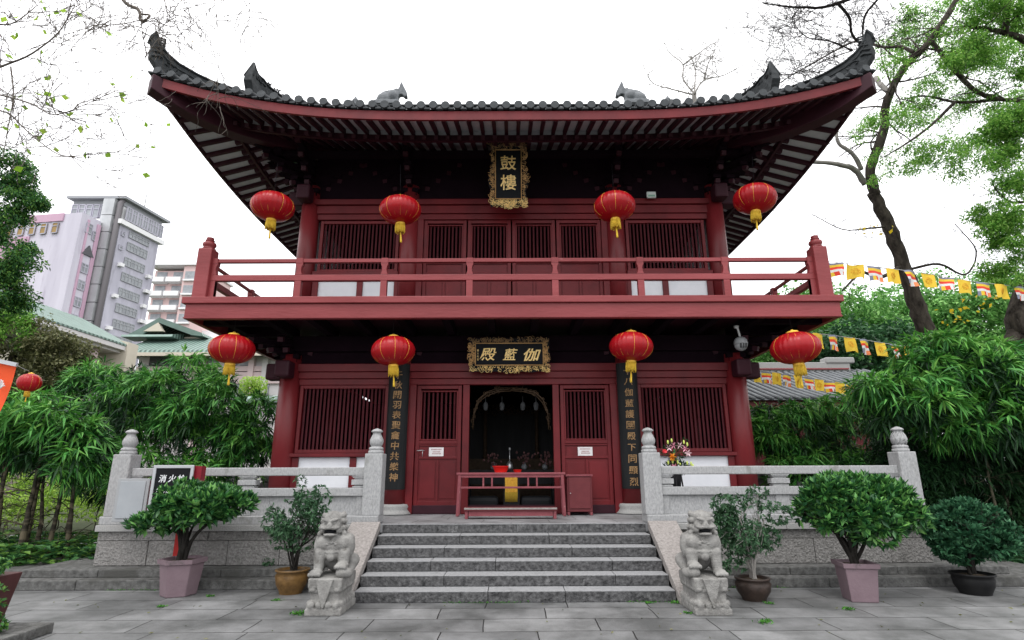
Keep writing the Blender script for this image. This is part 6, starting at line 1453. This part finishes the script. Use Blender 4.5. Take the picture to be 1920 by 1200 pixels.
mb = MB(); q0 = Pc+(Pr-Pc)*.62+nr*.16; mb.add([q0-dr*.75+Vector((0,0,24.9)), q0+dr*.75+Vector((0,0,24.9)), q0+Vector((0,0,26.1)), q0-dr*.75-nr*.2+Vector((0,0,24.9)), q0+dr*.75-nr*.2+Vector((0,0,24.9)), q0-nr*.2+Vector((0,0,26.1))], [(0,1,2),(5,4,3),(0,3,4,1),(1,4,5,2),(2,5,3,0)]); mb.build('gable_window', 'shade_grey', tp)
facewin(tp, Pc, Pr, .30, .60, 27.4, 28.5, 1); facewin(tp, Pc, Pr, .68, .98, 26.9, 27.9, 1)
# apartment block
Pc = at(282, 505, 110); ap = thing('apartment_block', (Pc.x, 110, 0), 'distant pink and white apartment block with stacked balconies, left of the balcony', 'apartment block')
m_ = 110/ (F_*.9654)*1.02; top_ = at(300, 508, 110).z; x0 = at(283, 560, 110).x; x1 = at(345, 560, 110).x; x2 = at(372, 560, 110).x; x3 = at(395, 600, 110).x
MB().box(x0, x1, 110, 122, 0, top_).build('wall', 'apt_pink', ap); MB().box(x1, x2, 108.5, 122, 0, top_+.6).build('wing', 'apt_pink', ap); MB().box(x2, x3+2, 113, 122, 0, top_-12).build('rear_wing', 'apt_white', ap)
MB().box(x0-.6, x2+.4, 108, 122.5, top_+.6, top_+1.1).build('roof_slab', 'apt_white', ap)
for k in range(12):
    z = top_-1.8-3.0*k
    if z < 8: break
    for a, b in ((x0+.1, (x0+x1)/2-.3), ((x0+x1)/2+.1, x1-.3)):
        MB().box(a, b, 108.2, 110, z-1.1, z-.1).build('balcony', 'apt_white', ap); MB().box(a+.4, b-.5, 109.9, 109.98, z-.05, z+1.5).build('window', 'win_glass', ap)
    MB().box(x1+.5, x2-.4, 108.3, 108.48, z-.6, z+1.1).build('window', 'win_glass', ap); MB().box(x1+.3, x2-.2, 108.0, 108.5, z-1.0, z-.65).build('window_sill', 'apt_white', ap)
    if z < top_-13: MB().box(x2+.3, x3+1.5, 111.5, 113, z-1.1, z-.1).build('balcony', 'apt_white', ap)
# green roofed hall, straight wall parallel to the picture, 45 m away
def X_(px, py, Y): return at(px, py, Y).x
def Z_(px, py, Y): return at(px, py, Y).z
Y = 45; hl = thing('green_roofed_hall', (-25, Y, 0), 'cream and pink hall with green tiled roofs and a small gabled attic, behind the bamboo', 'building')
xa, xb = X_(258, 690, Y), X_(530, 690, Y)+3; ze = Z_(300, 662, Y-1.5)
MB().box(xa, xb, Y, Y+10, 0, ze+.2).build('wall', 'hall_white', hl)
mb = MB(); mb.prism([(Y-1.6, ze), (Y-1.5, ze+.25), (Y+2.2, ze+2.1), (Y+2.2, ze)], lambda u, v, t_: (t_, u, v), xa-.6, xb); mb.build('lower_roof', 'green_tile', hl)
MB().box(xa-.65, xb, Y-1.7, Y-1.52, ze-.25, ze+.02).build('eave_board', 'cream', hl)
g0, g1 = X_(262, 635, Y+2), X_(372, 635, Y+2); gz = Z_(300, 634, Y+2); gp = Z_(312, 611, Y+2)
MB().box(g0+.9, g1+.5, Y+2, Y+8, ze, gz+.1).build('attic', 'cream', hl)
mb = MB(); xm = X_(312, 612, Y+2); mb.prism([(g0+1.0, gz+.32), (xm, gp-.02), (g1-2.4, gz+.32)], lambda u, v, t_: (u, t_, v), Y+.80, Y+1.2); mb.build('gable', 'cream', hl)
mb = MB(); mb.prism([(g0-.3, gz+.05), (g0+.1, gz+.3), (xm, gp+.45), (xm, gp), (g0+.9, gz+.05)], lambda u, v, t_: (u, t_, v), Y+.9, Y+9); mb.prism([(xm, gp), (xm, gp+.45), (g1+.8, gz+.2), (g1+1.0, gz-.1), (g1, gz)], lambda u, v, t_: (u, t_, v), Y+.9, Y+9); mb.prism([(Y+.2, gz-.3), (Y+.3, gz-.1), (Y+2.0, gz+.35), (Y+2.0, gz-.3)], lambda u, v, t_: (t_, u, v), g0-.4, g1-1.2); mb.build('upper_roof', 'green_tile_y', hl)
MB().box(xa+.05, xb, Y-.25, Y-.02, Z_(400, 697, Y), Z_(400, 688, Y)).build('parapet', 'pale_pink', hl); MB().box(X_(258, 700, Y), xb, Y-.24, Y-.03, Z_(400, 720, Y), Z_(400, 699, Y)).build('spandrel', 'pale_pink', hl)
for a, b in ((282, 325), (335, 347), (358, 378), (392, 414), (424, 446), (452, 470)): MB().box(X_(a, 675, Y), X_(b, 675, Y), Y-.12, Y-.01, Z_(400, 686, Y), Z_(400, 667, Y)).build('window', 'shade_grey' if a < 330 else 'win_glass', hl)
for a in (328, 352, 384, 419, 474, 500): MB().box(X_(a, 690, Y)-.22, X_(a, 690, Y)+.22, Y-.4, Y-.02, 2, ze).build('pier', 'pale_pink' if a in (474, 384) else 'hall_white', hl)
for a, b in ((410, 424), (444, 458), (480, 505)): MB().box(X_(a, 725, Y), X_(b, 725, Y), Y-.12, Y-.01, Z_(400, 740, Y), Z_(400, 716, Y)).build('window', 'win_glass', hl)
# long gallery with sloping green roof, coming forward on the left
P0 = at(246, 652, 40); zr = P0.z; P1 = at(60, 592, Z=zr); gl = thing('green_roofed_gallery', ((P0.x+P1.x)/2, (P0.y+P1.y)/2, 0), 'long open gallery with green tiled roof and pink pillars below the towers', 'building')
d = Vector((P1.x-P0.x, P1.y-P0.y, 0)); L = d.length; d.normalize(); n = Vector((d.y, -d.x, 0)); n = n if n.x < 0 and False else n
if n.y < 0: n = -n
def gf(a, o_, z): p = Vector((P0.x, P0.y, 0))+d*a+n*o_; return Vector((p.x, p.y, z))
mb = MB(); a0, a1 = -.3, L+4; mb.hexa([gf(a0, 0, zr), gf(a1, 0, zr), gf(a1, 4, zr+.2), gf(a0, 4, zr+.2), gf(a0, 0, zr+.12), gf(a1, 0, zr+.12), gf(a1, 3.6, zr+2.1), gf(a0+.8, 3.6, zr+2.1)]); mb.build('roof', 'green_tile_y', gl)
mb = MB(); mb.hexa([gf(a0, .05, zr-.32), gf(a1, .05, zr-.32), gf(a1, .4, zr-.32), gf(a0, .4, zr-.32), gf(a0, .05, zr-.01), gf(a1, .05, zr-.01), gf(a1, .4, zr-.01), gf(a0, .4, zr-.01)]); mb.hexa([gf(a0, .4, zr-.5), gf(a1, .4, zr-.5), gf(a1, 4, zr-.5), gf(a0, 4, zr-.5), gf(a0, .4, zr-.3), gf(a1, .4, zr-.3), gf(a1, 4, zr-.3), gf(a0, 4, zr-.3)]); mb.build('eave', 'hall_white', gl)
for k in range(5): mb = MB(); c = gf(2.0+k*4.2, 1.2, 0); mb.lathe((c.x, c.y, 0), [(.32, 0), (.32, zr-.5)], 14); mb.build('pillar', 'pale_pink', gl)
mb = MB(); mb.hexa([gf(a0, 1.0, zr-3.2), gf(a1, 1.0, zr-3.2), gf(a1, 1.2, zr-3.2), gf(a0, 1.2, zr-3.2), gf(a0, 1.0, zr-2.0), gf(a1, 1.0, zr-2.0), gf(a1, 1.2, zr-2.0), gf(a0, 1.2, zr-2.0)]); mb.build('parapet', 'cream', gl)
mb = MB(); mb.hexa([gf(a0+1, 3.8, 0), gf(a1, 3.8, 0), gf(a1, 4, 0), gf(a0+1, 4, 0), gf(a0+1, 3.8, zr), gf(a1, 3.8, zr), gf(a1, 4, zr), gf(a0+1, 4, zr)]); mb.build('rear_wall', 'shade_grey', gl)
mb = MB(); mb.hexa([gf(-.6, -.1, zr-3), gf(.5, -.1, zr-3), gf(.5, 4, zr-3), gf(-.6, 4, zr-3), gf(-.6, -.1, zr+.3), gf(.5, -.1, zr+.3), gf(.5, 4, zr+1.2), gf(-.6, 4, zr+1.2)]); mb.build('end_wall', 'cream', gl)
# clipped tree and garden wall with green coping
c = at(475, 724, 30); t = thing('clipped_tree', (c.x, 30, 0), 'boxy clipped green tree in front of the hall beside the left column', 'tree')
MB().tube([(c.x, 30, 0), (c.x, 30, c.z)], .1, 8).build('trunk', 'bark', t); P, O = lump_points([((c.x+u, 30, c.z+v), (.38, .35, .38)) for u in (-.35, 0, .35) for v in (-.2, .15)], 1500, R3, (.85, 1.0)); PP, DD = clusters(P, O, 4, R3); leaves('crown', PP, DD, .07, .045, 'leaf_lime', t, .1, R3)
t = thing('garden_wall', (-11, 25, 0), 'garden wall with green tiled coping just left of the pavilion column', 'wall'); xa, xb = X_(440, 745, 25), X_(560, 745, 25); zt = Z_(480, 741, 25)
MB().box(xa, xb, 25, 25.3, 0, zt-.35).build('wall', 'hall_white', t); MB().prism([(24.7, zt-.35), (24.75, zt-.22), (25.15, zt), (25.55, zt-.22), (25.6, zt-.35)], lambda u, v, t_: (t_, u, v), xa, xb).build('coping', 'green_tile', t)
# side hall on the right with grey tiled roof
Y = 21; sh = thing('side_hall', (11, Y, 0), 'low side hall with a grey tiled roof and white trimmed ridge right of the pavilion', 'building')
x0 = X_(1392, 700, Y+1.5); x1 = X_(1592, 700, Y+1.5); zr = Z_(1500, 697, Y+2.2); zr2 = Z_(1500, 683, Y+2.2); ze = Z_(1450, 750, Y-1.2)
MB().box(x0-2, x1+1.5, Y+.2, Y+4.5, 0, ze+.25).build('wall', 'red_wall', sh)
def rf(u, v): x = (x0-4+(x1+2.9-x0+4)*u) if v < .01 else (x0-4+(x1+2.9-1.9*v-x0+4)*u); y = Y-1.2+3.4*v; return (x, y, ze+(zr-ze)*(v*.8+.2*v*v)+.16*max(0, (u-.8)/.2)**2*(1-v))
mb = MB(); mb.grid(rf, 24, 8); mb.build('roof', 'tile', sh, fix=False)
mb = MB()
for k in range(36):
    u = k/35; mb.tube([Vector(rf(u, v/8))+Vector((0, 0, .05)) for v in range(9)], .075, 6)
mb.build('roof_tiles', 'beast_stone', sh)
mb = MB(); mb.grid(lambda u, v: (x0-4+(x1+1-x0+4)*u, Y+2.2+3*v, zr-(zr-ze)*v), 2, 2, False); mb.build('rear_roof', 'tile', sh, fix=False)
MB().box(x0-4, x1+.4, Y+2.0, Y+2.4, zr-.05, zr2+.05).build('ridge', 'granite', sh, bevel=.03); MB().box(x0-4, x1+.3, Y+1.93, Y+1.99, zr+.05, zr+.10).build('ridge_band', 'red', sh); MB().box(x1-.6, x1+.6, Y+1.95, Y+2.45, zr2, zr2+.25).build('ridge_end', 'granite', sh, bevel=.05)
MB().box(x0-2.1, x1+1.6, Y-.9, Y-.7, ze-.22, ze-.02).build('eave_board', 'red', sh)
t = thing('white_garden_wall', (12, 17.5, 0), 'low whitewashed wall glimpsed behind the right bamboo', 'wall'); MB().box(6.9, 22, 17.5, 17.75, 0, 1.6).build('wall', 'white_plaster', t); MB().box(6.9, 22, 17.4, 17.85, 1.6, 1.72).build('coping', 'tile', t)
t = thing('stone_stair', A(1915, 900, 15), 'small grey stone stair and post at the right edge behind the bamboo', 'stairs')
c = at(1912, 880, 15)
for k in range(4): MB().box(c.x-.5, c.x+2, 15+.3*k, 15.3+.3*k, .0, .15*(k+1)).build('step', 'plinth_stone', t, bevel=.01)
MB().box(c.x-.62, c.x-.42, 14.9, 15.1, 0, 1.5).build('post', 'granite_rail', t, bevel=.02)
